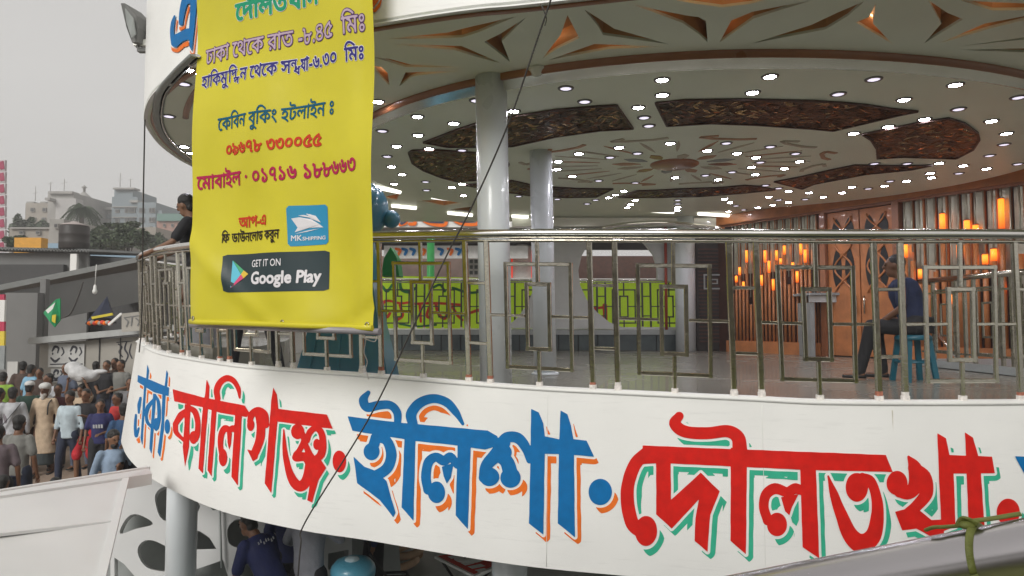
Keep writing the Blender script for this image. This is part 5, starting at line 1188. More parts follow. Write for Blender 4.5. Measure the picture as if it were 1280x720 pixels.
# ------------------------------------------------------------------ people
def skin_tex(name, col): return mat(name, col, .55, var=.1, scale=9)
M_skin = [skin_tex('skin_a', (.16,.075,.04)), skin_tex('skin_b', (.20,.10,.055)), skin_tex('skin_c', (.11,.05,.028))]
M_hair = mat('hair', (.008,.007,.006), .45, var=.3, scale=40, bump=.6, bscale=90); M_beardw = mat('white_beard', (.55,.52,.48), .8, bump=.5, bscale=80)
def cl(name, c, **k): return mat('cloth_'+name, c, k.pop('rough', .8), var=k.pop('var', .22), scale=k.pop('scale', 9), bump=k.pop('bump', .9), bscale=8, **k)
def stripes(m, c2, sc=60, axis=2):
    n = m.node_tree.nodes; l = m.node_tree.links; b = n['Principled BSDF']; src = b.inputs['Base Color'].links[0].from_socket
    tc = n.new('ShaderNodeTexCoord'); wv = n.new('ShaderNodeTexWave'); wv.bands_direction = 'XYZ'[axis]; wv.inputs['Scale'].default_value = sc; l.new(tc.outputs['Object'], wv.inputs[0])
    mx = n.new('ShaderNodeMix'); mx.data_type = 'RGBA'; l.new(wv.outputs['Color'], mx.inputs[0]); l.new(src, mx.inputs[6]); mx.inputs[7].default_value = (*c2, 1); l.new(mx.outputs[2], b.inputs['Base Color']); return m
VX = .017
def remesh(mb, vx, sm=3):
    me = mb.mesh('tmp', []); o = bpy.data.objects.new('tmp', me); COL.objects.link(o)
    r = o.modifiers.new('r', 'REMESH'); r.mode = 'VOXEL'; r.voxel_size = vx; r.use_smooth_shade = True
    s = o.modifiers.new('s', 'SMOOTH'); s.iterations = sm; s.factor = .5
    REM.append((o, me)); return o
REM = []; PEND = []
def capsule(mb, a, b, ra, rb, n=10):
    a, b = Vector(a), Vector(b); d = (b-a); L = max(d.length, 1e-4); d /= L
    ts = [(-.98, .2), (-.7, .71), (0, 1)]; pts = []; rs = []
    for t, k in ts: pts.append(a+d*(t*ra)); rs.append(ra*k)
    for t, k in ((0, 1), (.7, .71), (.98, .2)): pts.append(b+d*(t*rb)); rs.append(rb*k)
    mb.tube(pts, rs, n)
def chain(mb, pts, rs): 
    for i in range(len(pts)-1): capsule(mb, pts[i], pts[i+1], rs[i], rs[i+1])
def person(label, base, h, rz, top, bottom, group=None, skin=0, hair='short', arms='down', top_c=None, bot_c=None, kind='shirt', bot='trousers', lean=0., head=(0, 0), stride=.08, cap=None, beard=None, sleeves='short', seated=None, vx=VX, extra=None, hand_pts=None):
    k = h/1.7; B = Vector(base); t = thing('person', tuple(B), label, 'person', group)
    Rz = Matrix.Rotation(rz, 3, 'Z'); Lx = Matrix.Rotation(lean, 3, 'X'); pel = Vector((0, 0, .93))
    def up(p): p = Vector(p); return pel+Lx @ (p-pel) if p.z > .93 or True else p
    def W(p): return B+Rz @ (Vector(p)*k)
    def U(p): return W(pel+Lx @ (Vector(p)-pel))
    def T(p): return Vector(p)
    # legs
    if seated is not None:
        pel = Vector((0, 0, seated+.09)); dz = pel.z-.93
        def U(p): q = Vector(p)+Vector((0, 0, dz)); return W(pel+Lx @ (q-pel))
        hips = [W((s*.09, 0, pel.z)) for s in (-1, 1)]; knees = [W((s*.13, .40, seated+.10)) for s in (-1, 1)]; ank = [W((-.13, .52, .09)), W((.15, .34, .09))]
    else:
        hips = [W((s*.09, 0, .93)) for s in (-1, 1)]; knees = [W((s*.10, s*stride*.6+.03, .50)) for s in (-1, 1)]; ank = [W((s*.10, s*stride-.02, .08)) for s in (-1, 1)]
    sh = [U((s*.155, 0, 1.395)) for s in (-1, 1)]
    AR = {'down': [((.235,-.03,1.13),(.245,.04,.88))]*2, 'bent': [((.235,-.04,1.14),(.10,.24,1.10)), ((.24,-.03,1.13),(.245,.04,.88))],
          'both': [((.235,-.02,1.15),(.06,.26,1.08))]*2, 'up': [((.28,.10,1.52),(.20,.16,1.76))]*2, 'rail': [((.27,.16,1.20),(.22,.42,1.16))]*2,
          'work': [((.24,.16,1.18),(.16,.38,1.02))]*2, 'lap': [((.24,.05,1.15),(.08,.32,1.05))]*2, 'phone': [((.235,-.02,1.15),(.10,.22,1.24)), ((.24,-.03,1.13),(.245,.04,.88))]}[arms]
    if hand_pts: AR = hand_pts
    el = []; wr = []
    for i, s in enumerate((-1, 1)): e, w_ = AR[i]; el.append(U((s*e[0], e[1], e[2]))); wr.append(U((s*w_[0], w_[1], w_[2])))
    hy, hp = head; Hm = Matrix.Rotation(hy, 3, 'Z') @ Matrix.Rotation(-hp, 3, 'X')
    nk = U((0, -.01, 1.47)); hcl = Vector((0, .02, 1.60))
    def Hd(p): return U(hcl+Hm @ Vector(p))
    HM = (Rz @ (Lx @ Hm))
    # body, one continuous skin surface
    mb = MB()
    for i in (0, 1):
        chain(mb, [hips[i], knees[i], ank[i]], [.085*k, .055*k, .038*k])
        f = (Rz @ Vector((0, 1, 0))); capsule(mb, ank[i]+f*(-.02*k)+Vector((0,0,-.035*k)), ank[i]+f*(.15*k)+Vector((0,0,-.05*k)), .036*k, .028*k)
        chain(mb, [sh[i], el[i], wr[i]], [.048*k, .036*k, .026*k])
        d = (wr[i]-el[i]).normalized(); capsule(mb, wr[i], wr[i]+d*.075*k, .026*k, .03*k)
    mb.tube([U((0,0,.90)), U((0,0,1.05)), U((0,0,1.25)), U((0,0,1.40)), U((0,0,1.46))], [(.14*k,.09*k),(.125*k,.085*k),(.15*k,.10*k),(.14*k,.085*k),(.06*k,.05*k)], 14)
    capsule(mb, nk, Hd((0,-.005,-.06)), .056*k, .052*k)
    mb.ell(Hd((0,0,.015)), (.070*k,.088*k,.106*k), 14, 10, M=HM); mb.ell(Hd((0,.03,-.062)), (.052*k,.058*k,.058*k), 12, 8, M=HM)
    mb.ell(Hd((0,.102,-.01)), (.014*k,.022*k,.028*k), 8, 6, M=HM); mb.ell(Hd((0,.083,.035)), (.05*k,.016*k,.014*k), 8, 6, M=HM)
    for s in (-1, 1): mb.ell(Hd((s*.073,0,-.0)), (.014*k,.022*k,.034*k), 8, 6, M=HM)
    ms = M_skin[skin]; PEND.append(('body', remesh(mb, vx), ms, t, [(wr, el, k, ms)]))
    for s in (-1, 1): 
        mb = MB(); mb.ell(Hd((s*.032,.088,.012)), (.013*k,.009*k,.007*k), 8, 6, M=HM); mb.build('eye', M_hair, t)
    mb = MB(); mb.ell(Hd((0,.088,-.062)), (.024*k,.009*k,.007*k), 8, 6, M=HM); mb.build('mouth', mat('lips', (.13,.045,.03), .5), t)
    # hair
    if hair != 'none':
        mb = MB(); mb.ell(Hd((0,-.018,.042)), (.078*k,.092*k,.088*k), 14, 9, M=HM)
        if hair == 'thick': mb.ell(Hd((0,-.018,.058)), (.083*k,.094*k,.086*k), 14, 9, M=HM)
        mb.ell(Hd((0,-.05,-.03)), (.064*k,.05*k,.06*k), 12, 8, M=HM)
        PEND.append(('hair', remesh(mb, vx*.9, 2), M_hair, t, None))
    if beard is not None:
        mb = MB(); mb.ell(Hd((0,.045,-.085)), (.058*k,.055*k,.05*k), 12, 8, M=HM)
        if beard is M_beardw: mb.ell(Hd((0,.06,-.13)), (.04*k,.035*k,.06*k), 10, 7, M=HM)
        PEND.append(('beard', remesh(mb, vx*.9, 2), beard, t, None))
    if cap is not None:
        mb = MB()
        if cap[0] == 'turban': mb.ell(Hd((0,-.01,.075)), (.105*k,.12*k,.075*k), 16, 9, M=HM); mb.ell(Hd((.0,-.06,.0)), (.09*k,.07*k,.10*k), 14, 8, M=HM); mb.ell(U((0,-.05,1.44)), (.13*k,.10*k,.06*k), 12, 8, M=Rz)
        elif cap[0] == 'cloth': mb.ell(Hd((0,-.01,.08)), (.105*k,.13*k,.06*k), 14, 8, M=HM)
        else: mb.ell(Hd((0,-.01,.07)), (.088*k,.104*k,.068*k), 16, 8, M=HM)
        PEND.append(('cap', remesh(mb, vx, 2), cap[1], t, None))
    # clothes
    mb = MB(); hz = {'shirt': .86, 'kurta': .93, 'tee': .88}[kind]
    A = [(U((0,0,hz)), (.175*k,.128*k)), (U((0,0,1.0)), (.150*k,.115*k)), (U((0,.005,1.15)), (.150*k,.115*k)), (U((0,.005,1.30)), (.168*k,.125*k)), (U((0,0,1.40)), (.15*k,.10*k)), (U((0,-.005,1.455)), (.085*k,.072*k))]
    mb.tube([a for a, r in A], [r for a, r in A], 18)
    for i in (0, 1):
        if sleeves == 'long': chain(mb, [sh[i], el[i], wr[i]], [.062*k, .052*k, .042*k])
        elif sleeves == 'rolled': chain(mb, [sh[i], el[i], el[i].lerp(wr[i], .35)], [.062*k, .053*k, .048*k])
        else: chain(mb, [sh[i], sh[i].lerp(el[i], .78)], [.062*k, .060*k])
    if kind == 'kurta':
        lo = .42; mb.tube([W((0,0,.95)), W((0,.01,.7)), W((0,.0,lo))], [(.165*k,.125*k), (.185*k,.135*k), (.225*k,.165*k)], 18)
    PEND.append(({'tee': 't_shirt', 'kurta': 'kurta', 'shirt': 'shirt'}[kind], remesh(mb, vx, 2), top, t, None))
    mb = MB()
    if bot == 'lungi': mb.tube([W((0,0,.98)), W((0,0,.6)), W((0,.01,.2))], [(.155*k,.12*k), (.175*k,.15*k), (.19*k,.16*k)], 18)
    elif seated is not None:
        mb.tube([W((0,-.02,pel.z+.12)), W((0,0,pel.z-.05))], [(.15*k,.12*k), (.17*k,.14*k)], 14)
        for i in (0, 1): chain(mb, [hips[i], knees[i], ank[i]], [.105*k, .075*k, .055*k])
    else:
        mb.tube([W((0,0,1.0)), W((0,0,.86))], [(.15*k,.11*k), (.165*k,.12*k)], 16)
        for i in (0, 1):
            if bot == 'shorts': chain(mb, [hips[i], knees[i]], [.105*k, .085*k])
            else: chain(mb, [hips[i], knees[i], ank[i]], [.105*k, .072*k, .056*k])
    PEND.append(({'lungi': 'lungi', 'shorts': 'shorts'}.get(bot, 'trousers'), remesh(mb, vx, 2), bottom, t, None))
    for i in (0, 1):
        f = (Rz @ Vector((0, 1, 0))); mb = MB(); mb.tube([ank[i]+f*(-.06*k)+Vector((0,0,-.055*k)), ank[i]+f*(.05*k)+Vector((0,0,-.057*k)), ank[i]+f*(.17*k)+Vector((0,0,-.06*k))], [(.035*k,.022*k), (.045*k,.022*k), (.036*k,.018*k)], 10); mb.build('shoe', M_black, t)
    return t, U, W, Hd, k, wr, el
def fingers(mb, wr, el, k):
    for i in (0, 1):
        d = (wr[i]-el[i]).normalized(); s = d.cross(Vector((0,0,1))); s = s.normalized() if s.length > .1 else Vector((1,0,0)); n_ = s.cross(d).normalized()
        b0 = wr[i]+d*.085*k
        for j, (o, L) in enumerate(((-.027,.062),(-.009,.074),(.009,.07),(.025,.055))):
            p = b0+s*o*k; m_ = p+d*L*.5*k-n_*.004*k; e = p+d*L*.86*k-n_*.022*k; mb.tube([p, m_, e], [.0095*k,.0085*k,.006*k], 6)
        sg = -1 if i == 0 else 1
        p = wr[i]+d*.03*k+s*(-.028*k*sg); mb.tube([p, p+d*.03*k-s*.022*k*sg, p+d*.06*k-s*.026*k*sg-n_*.01*k], [.011*k,.010*k,.007*k], 6)
def flush():
    global REM
    bpy.context.view_layer.update(); dg = bpy.context.evaluated_depsgraph_get()
    for nm, o, m, par, fg in PEND:
        me = bpy.data.meshes.new_from_object(o.evaluated_get(dg)); me.materials.clear(); me.materials.append(m)
        me.polygons.foreach_set('use_smooth', [True]*len(me.polygons))
        if fg:
            mb = MB(); mb.v = [tuple(v.co) for v in me.vertices]; mb.f = [tuple(p.vertices) for p in me.polygons]; mb.mi = [0]*len(mb.f); mb.sm = [True]*len(mb.f)
            fingers(mb, *fg[0][:3]); bpy.data.meshes.remove(me); me = mb.mesh(nm, m)
        me.name = nm; link(nm, me, par)
    for o, me in REM: bpy.data.objects.remove(o); bpy.data.meshes.remove(me)
    PEND.clear(); REM.clear()
def stand(px, py, h):
    # the place on the sloping ground where a person of height h shows the top of the head at (px, py)
    best = min(np.linspace(6.6, 15.3, 600), key=lambda Y: abs(at(px, py, Y).z-h-gz(Y))); p = at(px, py, best); return (p.x, best, gz(best))
FR, BK, PI = math.pi, 0., math.pi        # facing the viewer is a half turn
GC = 'people in the crowd on the landing'
c_wht = cl('white', (.42,.43,.45)); c_lb = cl('light_blue', (.25,.33,.44)); c_pb = cl('pale_blue', (.42,.50,.54)); c_blk = cl('black', (.014,.014,.017)); c_red = cl('red', (.50,.02,.03)); c_navy = cl('navy', (.018,.02,.10)); c_jean = cl('jean', (.018,.025,.05))
c_bei = cl('beige', (.48,.37,.26)); c_chk = stripes(cl('check', (.05,.07,.075)), (.02,.02,.02), 24); c_gt = cl('grey_tee', (.18,.18,.165)); c_dg = cl('dark_green', (.018,.05,.035)); c_lime = cl('lime', (.25,.42,.05)); c_gb = cl('grey_blue', (.10,.12,.17)); c_st = stripes(cl('striped', (.05,.05,.06)), (.28,.28,.28), 14); c_pur = cl('mauve_grey', (.18,.16,.18)); c_org = cl('mauve_brown', (.13,.10,.11)); c_brn = cl('brown', (.07,.045,.035)); c_tshirt = cl('crew_navy', (.012,.018,.075)); c_gch = stripes(cl('grey_check', (.34,.35,.38)), (.15,.15,.18), 60)
c_mb = cl('mid_blue', (.02,.06,.14)); c_sky = cl('sky_blue', (.20,.38,.52))
CAPW = cl('cap_white', (.55,.55,.53))
crowd = [
 dict(label='old man in long beige kurta with white turban and white beard, walking towards the launch', px=57, py=479, h=1.68, rz=PI+.15, top=c_bei, bottom=c_chk, kind='kurta', bot='lungi', cap=('turban', CAPW), beard=M_beardw, hair='none', skin=2, sleeves='long', stride=.12),
 dict(label='man in pale blue shirt with rolled sleeves and dark jeans beside the kurta man', px=88, py=488, h=1.66, rz=PI, top=c_pb, bottom=c_jean, hair='thick', sleeves='rolled', stride=.14),
 dict(label='man in black polo shirt and red shorts behind the pale blue shirt', px=108, py=485, h=1.68, rz=PI+.1, top=c_blk, bottom=c_red, bot='shorts', arms='phone', skin=1),
 dict(label='boy in dark blue t-shirt with a pale print, arm bent across', px=126, py=498, h=1.58, rz=PI+.25, top=c_navy, bottom=c_blk, kind='tee', arms='bent', skin=1, head=(.25, .1)),
 dict(label='bearded man in light blue shirt at the front right of the crowd, looking sideways', px=142, py=537, h=1.58, rz=PI+.7, top=c_lb, bottom=c_jean, beard=M_hair, skin=1, sleeves='long', head=(.3, .15), hair='thick'),
 dict(label='man in very dark navy shirt seen in profile right of the bearded man', px=160, py=549, h=1.42, rz=PI*.55, top=cl('ink', (.02,.02,.035)), bottom=c_blk, skin=1, head=(0, -.2)),
 dict(label='dark haired man lowest in the crowd, only his head above the white canopy', px=150, py=573, h=1.2, rz=PI+.2, top=c_blk, bottom=c_blk, skin=0),
 dict(label='person whose black hair just shows above the white canopy edge', px=69, py=595, h=1.25, rz=0, top=c_gb, bottom=c_blk),
 dict(label='young man in grey t-shirt and dark trousers seen from behind at lower left', px=24, py=519, h=1.68, rz=.1, top=c_gt, bottom=c_jean, kind='tee', skin=0, hair='thick'),
 dict(label='man in white shirt with dark shoulder strap, seen from behind at left', px=16, py=484, h=1.68, rz=.5, top=c_wht, bottom=c_gb, sleeves='long', hair='thick'),
 dict(label='man in dark green shirt with white prayer cap, seen from behind', px=37, py=476, h=1.68, rz=.2, top=c_dg, bottom=c_brn, cap=('cap', CAPW), sleeves='long'),
 dict(label='man in sky blue shirt far back beside the grey shed panel', px=39, py=455, h=1.64, rz=-.4, top=c_sky, bottom=c_brn),
 dict(label='dark clothed person furthest left at the back by the shed post', px=29, py=451, h=1.66, rz=.3, top=c_brn, bottom=c_blk),
 dict(label='person in lime green shirt at the left edge of the crowd', px=4, py=464, h=1.64, rz=.2, top=c_lime, bottom=c_gb),
 dict(label='man in grey blue shirt with raised arms steadying the white sack', px=84, py=453, h=1.68, rz=PI-.3, top=c_gb, bottom=c_brn, arms='bent', skin=0),
 dict(label='man in white t-shirt behind the turbaned man', px=62, py=466, h=1.62, rz=PI-.4, top=c_wht, bottom=c_gb, kind='tee'),
 dict(label='dark haired youth in maroon shirt right of the turbaned man', px=73, py=479, h=1.6, rz=PI+.5, top=cl('maroon', (.09,.025,.03)), bottom=c_blk),
 dict(label='porter carrying the white sack on his head in the middle of the crowd', px=103, py=480, h=1.58, rz=PI-.1, top=c_bei, bottom=c_gb, arms='up', skin=1, hair='thick'),
 dict(label='man in black t-shirt standing right of the white sack', px=134, py=450, h=1.68, rz=PI+.1, top=c_blk, bottom=c_jean, kind='tee', arms='both', skin=1),
 dict(label='man in grey t-shirt with hands joined beside the man in black', px=152, py=449, h=1.70, rz=PI-.2, top=c_gt, bottom=c_gb, kind='tee', arms='both', skin=1),
 dict(label='person in dark clothes half hidden behind the white sack', px=120, py=451, h=1.64, rz=.3, top=c_blk, bottom=c_blk),
 dict(label='person in brown shirt at the very back between two men', px=144, py=447, h=1.68, rz=PI, top=c_brn, bottom=c_blk, skin=0),
 dict(label='man in dark shirt with pale stripes at the right edge of the crowd', px=163, py=471, h=1.66, rz=PI+.4, top=c_st, bottom=c_jean, skin=0),
 dict(label='person in red shirt in the right part of the crowd', px=148, py=490, h=1.60, rz=PI-.5, top=cl('bright_red', (.45,.03,.03)), bottom=c_blk, skin=0),
 dict(label='man in mid blue shirt seen from behind, right of the blue t-shirt boy', px=155, py=504, h=1.64, rz=.5, top=c_mb, bottom=c_jean, hair='thick'),
 dict(label='man in mauve grey shirt cut by the left picture edge', px=-1, py=484, h=1.68, rz=-.2, top=c_pur, bottom=c_blk, sleeves='long'),
 dict(label='person in tan shirt low at the left picture edge', px=-2, py=530, h=1.66, rz=.5, top=c_org, bottom=c_blk),
 dict(label='person in dark clothes at the bottom left corner of the crowd', px=4, py=592, h=1.3, rz=.2, top=c_gb, bottom=c_blk),
 dict(label='person in dark shirt far back by the poster wall, left of the white sack', px=50, py=459, h=1.6, rz=PI+.3, top=c_brn, bottom=c_blk),
 dict(label='teenager in teal shirt low behind the mid blue shirt', px=165, py=487, h=1.6, rz=PI, top=c_gb, bottom=c_blk)]
crowd_out = {}
for i, d in enumerate(crowd):
    px, py = d.pop('px'), d.pop('py'); h = d['h']; base = stand(px, py, h+.03); vx_ = .021 if base[1] > 11 else .017
    crowd_out[i] = (person(d.pop('label'), base, d.pop('h'), d.pop('rz'), d.pop('top'), d.pop('bottom'), GC, vx=vx_, **d), base)
# white sack on the porter's head, strap, print on the t-shirt
b_ = crowd_out[17][1]; mb = MB(); sc_ = Vector((b_[0]-.05, b_[1], b_[2]+1.80))
for k in range(9): mb.ell(sc_+Vector((random.uniform(-.22,.2), random.uniform(-.12,.12), random.uniform(-.08,.16))), (.16,.14,.12), 12, 8)
mb.ell(sc_+Vector((.38,0,.05)), (.17,.06,.05), 10, 7)
so = remesh(mb, .03, 2); sk = thing('sack', tuple(sc_), 'big crumpled white plastic sack carried on the porter\'s head', 'sack'); PEND.append(('sack_body', so, mat('sack_plastic', (.50,.50,.50), .4, var=.15, scale=6, bump=1.0, bscale=9), sk, None))
(t_, U, W_, Hd_, k_, wr_, el_), _ = crowd_out[9]; mb = MB(); mb.tube([Vector(v) for v in catmull([U((.15,-.12,1.44)), U((.02,-.15,1.25)), U((-.16,-.13,1.0)), U((-.20,-.0,.95))], 5)], (.018,.006), 6); mb.build('shoulder_strap', M_black, t_)
(t_, U, W_, Hd_, k_, wr_, el_), _ = crowd_out[0]; mb = MB(); mb.tube([Vector(v) for v in catmull([U((-.14,-.05,1.47)), U((-.13,.14,1.35)), U((-.12,.15,1.15))], 5)], (.014,.006), 6); mb.build('shoulder_strap', M_black, t_)
(t_, U, W_, Hd_, k_, wr_, el_), _ = crowd_out[3]; c0 = U((-.0,.137,1.22)); mb = MB()
for q in range(4): MB().prism([U((-.09+.045*q,.14,1.19)), U((-.06+.045*q,.14,1.19)), U((-.055+.045*q,.14,1.26)), U((-.085+.045*q,.14,1.255))], (0,-.004,0)).build('chest_print', c_wht, t_)
# man leaning on the rail at the bow end
hp = at(232, 250, 8.1); hgt = 1.72
person('man in black t-shirt leaning on the railing just left of the banner', (at(247,400,7.75).x, 7.75, FLZ+.34), 1.70, 1.75, c_blk, cl('dark_pants', (.012,.012,.014)), None, skin=1, kind='tee', lean=-.2, head=(-.3, .1), hair='thick', hand_pts=[((.26,.16,1.18),(.20,.42,1.12)), ((.26,.18,1.18),(.22,.44,1.10))], vx=.014)
person('person in black trousers standing behind the banner, only the legs in view', (at(318,400,6.9).x, 6.95, FLZ), 1.65, 2.8, c_gb, cl('dark_pants', (.012,.012,.014)), None, stride=.26)
person('person in grey white lungi behind the banner, only the lower half in view', (at(246,400,7.6).x, 7.7, FLZ), 1.62, 2.9, c_wht, stripes(cl('pale_lungi', (.32,.32,.33)), (.15,.15,.17), 30), None, bot='lungi')
# seated man at the counter
person('seated man in dark blue t-shirt with crossed arms on the teal stool', (sx+.05, sy+.02, FLZ), 1.66, .95, cl('deep_blue', (.012,.02,.06)), cl('dark_pants', (.012,.012,.014)), None, skin=0, kind='tee', lean=-.25, arms='lap', seated=.47, head=(.1, -.25), vx=.014)
# men on the lower deck
LF = -3.5
(t_, U, W_, Hd_, k_, wr_, el_) = person('man in navy t-shirt with white back print bending forward under the board', (at(345,700,6.7).x, 6.7, LF), 1.70, 1.05, c_tshirt, c_blk, None, skin=0, kind='tee', lean=-.62, arms='work', head=(.1, -.35), vx=.012)
for q in range(7): 
    x0 = -.10+.03*q; z0 = 1.33+.012*math.sin(q*2.2); MB().prism([U((x0,-.125,z0)), U((x0+.018,-.125,z0+.004)), U((x0+.014,-.125,z0+.03+.01*(q%2))), U((x0+.002,-.125,z0+.026))], (0,-.003,0)).build('back_print', c_wht, t_)
person('man in grey checked shirt and black trousers seen from behind, head hidden by the board', (at(386,700,7.0).x, 7.0, LF), 1.72, -.1, c_gch, c_blk, None, kind='shirt', sleeves='rolled', hand_pts=[((.27,.10,1.22),(.22,.30,1.10)), ((.30,.06,1.26),(.20,.28,1.32))], vx=.014)
person('man in dark navy shirt standing left of the grey checked shirt, mostly hidden', (at(360,700,7.55).x, 7.6, LF), 1.72, .3, cl('navy_b', (.015,.02,.07)), c_blk, None)
person('man in dark navy shirt right of the blue drum, head hidden by the board', (at(466,700,8.2).x, 8.3, LF), 1.72, 1.9, cl('navy_b', (.015,.02,.07)), c_blk, None, sleeves='long')
flush()
# ------------------------------------------------------------------ lower deck
M_canopy = mat('canopy_white', (.72,.72,.71), .5, var=.06, scale=1.2, bump=.15, bscale=4)
mb = MB(); mb.prism([(-3.4,5.0,-3.5),(9,4.6,-3.5),(9,14.3,-3.5),(-4.9,14.3,-3.5),(-4.9,8.4,-3.5)], (0,0,-.3)); structure(mb.build('lower_deck_floor', M_lowfloor))
SA, SB = at(138, 650, 7.15), at(440, 650, 8.15); SA.z = SB.z = 0; SDv = (SB-SA).normalized(); SNv = Vector((SDv.y, -SDv.x, 0)); TILT = .3
# the screen leans back a little: local x along it, local y up the slope
SU = (Vector((0,0,1))-SNv*TILT*-1*-1).normalized(); SU = (Vector((0,0,1))*math.cos(TILT)-SNv*math.sin(TILT)).normalized(); SNN = SDv.cross(SU).normalized()
S0 = SA+Vector((0,0,-3.0))
def sxz(x, y): p = atplane(x, y, S0, SNN)-S0; return (p.dot(SDv), p.dot(SU))
SM = Matrix(((SDv.x,SU.x,SNN.x,S0.x),(SDv.y,SU.y,SNN.y,S0.y),(SDv.z,SU.z,SNN.z,S0.z),(0,0,0,1)))
outer = [sxz(*p) for p in [(138,602),(185,588),(240,604),(310,626),(440,655),(440,742),(138,742)]]
cut = [[(150,667),(155,652),(165,643),(178,645),(191,655),(170,661)],[(194,627),(196,615),(207,608),(225,609),(243,622),(250,634),(236,650),(204,650)],[(172,690),(175,680),(185,675),(200,679),(222,693),(240,704),(215,714),(190,712),(178,704)],
 [(143,697),(155,705),(168,720),(174,736),(143,738)],[(257,617),(280,624),(299,631),(266,638),(260,630)],[(238,661),(250,664),(262,672),(271,686),(238,687)],[(238,714),(279,700),(291,736),(238,738)],
 [(284,667),(287,656),(297,649),(312,652),(322,668),(306,684),(288,681)],[(294,695),(306,692),(326,720),(330,738),(306,738)],[(345,672),(358,662),(372,674),(368,700),(350,700)],[(410,692),(436,687),(436,712),(410,712)]]
holes = []
for c_ in cut:
    if len(c_) > 5: q = catmull(c_, 4, True)
    else: q = c_
    holes.append([sxz(*p) for p in q])
sc = thing('screen_panel', tuple(S0), 'white decorative screen with leaf and teardrop cut-outs on the lower deck', 'screen')
flat('screen_board', outer, holes, M_canopy, .34, sc, SM @ Matrix.Translation((0,0,-.17)))
MB().prism([S0-SNN*.55+SDv*a_+SU*b_ for a_, b_ in ((-.3,-.8),(3.2,-.8),(3.2,1.25),(-.3,1.25))], SNN*.02).build('dark_backing', M_ledge, sc)
for (x, y0) in ((274, 615), (341, 634)): MB().tube([atplane(x,y0,S0+SNN*.05,SNN), atplane(x+3,y0+95,S0+SNN*.05,SNN)], .012, 6).build('wire_rod', M_ledge, sc)
# white canopy of the boat moored at the lower left
M_canopy_ = mat('canopy_white', (.66,.66,.65), .55, var=.08, scale=1.2, bump=.2, bscale=4); 
bc = thing('boat', (-3.6, 6, -3.5), 'white painted boat cabin roof slanting across the lower left corner', 'boat')
A_, B_, C_, D_ = at(-60,624,5.0), at(186,585,6.5), at(157,600,5.9), at(124,735,4.2)
E1, G1 = at(-60,735,3.9), at(-60,632,4.85)
mb = MB(); mb.prism([G1, C_, D_, E1], (0,0,-.12)); mb.build('side_sheet', M_canopy, bc)
mb = MB(); mb.prism([A_, B_, at(190,592,6.3), C_+Vector((0,0,.02)), G1+Vector((0,0,.02))], (0,0,-.1)); mb.build('top_sheet', M_canopy, bc)
MB().bar(at(-40,676,4.42)+Vector((0,0,.02)), at(143,655,5.12)+Vector((0,0,.02)), .05, .02).build('rib', M_canopy, bc)
MB().bar(C_+Vector((0,0,.005)), D_+Vector((0,0,.005)), .05, .03).build('edge_trim', M_canopy, bc)
MB().bar(A_+Vector((0,0,.0)), B_+Vector((0,0,.0)), .04, .03).build('edge_trim', M_canopy, bc)
# blue drum
dc_ = at(441.5, 706, 7.0); dz0 = -3.5; dt = at(441, 697, 7.0).z; t = thing('drum', (dc_.x, 7, -3.5), 'light blue plastic drum with a domed lid in a clear bag under the board', 'drum')
M_drum = mat('drum_blue', (.10,.36,.50), .35, var=.1, coat=.4, bump=.2); Rr = .215
mb = MB(); mb.lathe([(Rr*.92,0),(Rr,.05),(Rr,.4),(Rr*1.04,.43),(Rr,.46),(Rr,dt-dz0-.16)], (dc_.x,7,-3.5), 28); mb.build('body', M_drum, t)
mb = MB(); h_ = dt-dz0; mb.lathe([(Rr*1.03,h_-.17),(Rr*1.05,h_-.12),(Rr*1.0,h_-.08),(Rr*.8,h_-.03),(Rr*.4,h_-.0),(.01,h_+.005)], (dc_.x,7,-3.5), 28); mb.build('lid', M_drum, t)
mb = MB(); mb.ell((dc_.x+.0, 6.95, dt), (.075,.07,.03), 12, 8); mb.build('bag_knot', mat('clear_bag', (.55,.70,.75), .2, bump=.6), t)
# little red printed table
tz = -2.84; q = [atz(545,694,tz), atz(594,718,tz), atz(612,712,tz), atz(613,697,tz), atz(590,688,tz)]; t = thing('table', tuple(sum(q, Vector())/5+Vector((0,0,-.66))), 'small folding table with a red and white printed top under the board', 'table')
q = [atz(543,695,tz), atz(593,720,tz), atz(626,706,tz), atz(585,687,tz)]
MB().prism(q, (0,0,-.03)).build('tabletop', M_white, t); cq = sum(q, Vector())/4; qi = [cq+(p-cq)*.9+Vector((0,0,.004)) for p in q]; MB().prism(qi, (0,0,.002)).build('red_print', M_redp, t)
mb = MB(); mb.lathe([(.01,.007),(.19,.007),(.19,.009),(.01,.009)], cq+Vector((-.0,.10,0)), 24); mb.build('white_disc', M_white, t)
ex, ey = (q[1]-q[0]).normalized(), (q[3]-q[0]).normalized()
for i in range(5): c0 = q[0]+ex*(.12+.14*i)+ey*.1; MB().prism([c0, c0+ex*.09, c0+ex*.09+ey*(.12+.05*(i % 2)), c0+ey*(.12+.05*(i % 2))], (0,0,.008)).build('white_print', M_white, t)
for i in range(3): c0 = cq+Vector((-.07+.06*i, .08+.02*i, .009)); MB().prism([c0, c0+Vector((.03,0,0)), c0+Vector((.02,.05,0))], (0,0,.002)).build('dark_print', M_badge, t)
for a, b in ((q[0]*.9+q[2]*.1, q[2]), (q[1]*.9+q[3]*.1, q[3]), (q[2]*.9+q[0]*.1, q[0]), (q[3]*.9+q[1]*.1, q[1])): MB().tube([a+Vector((0,0,-.03)), Vector((b.x*.7+a.x*.3, b.y*.7+a.y*.3, -3.5))], .015, 8).build('leg', M_black, t)
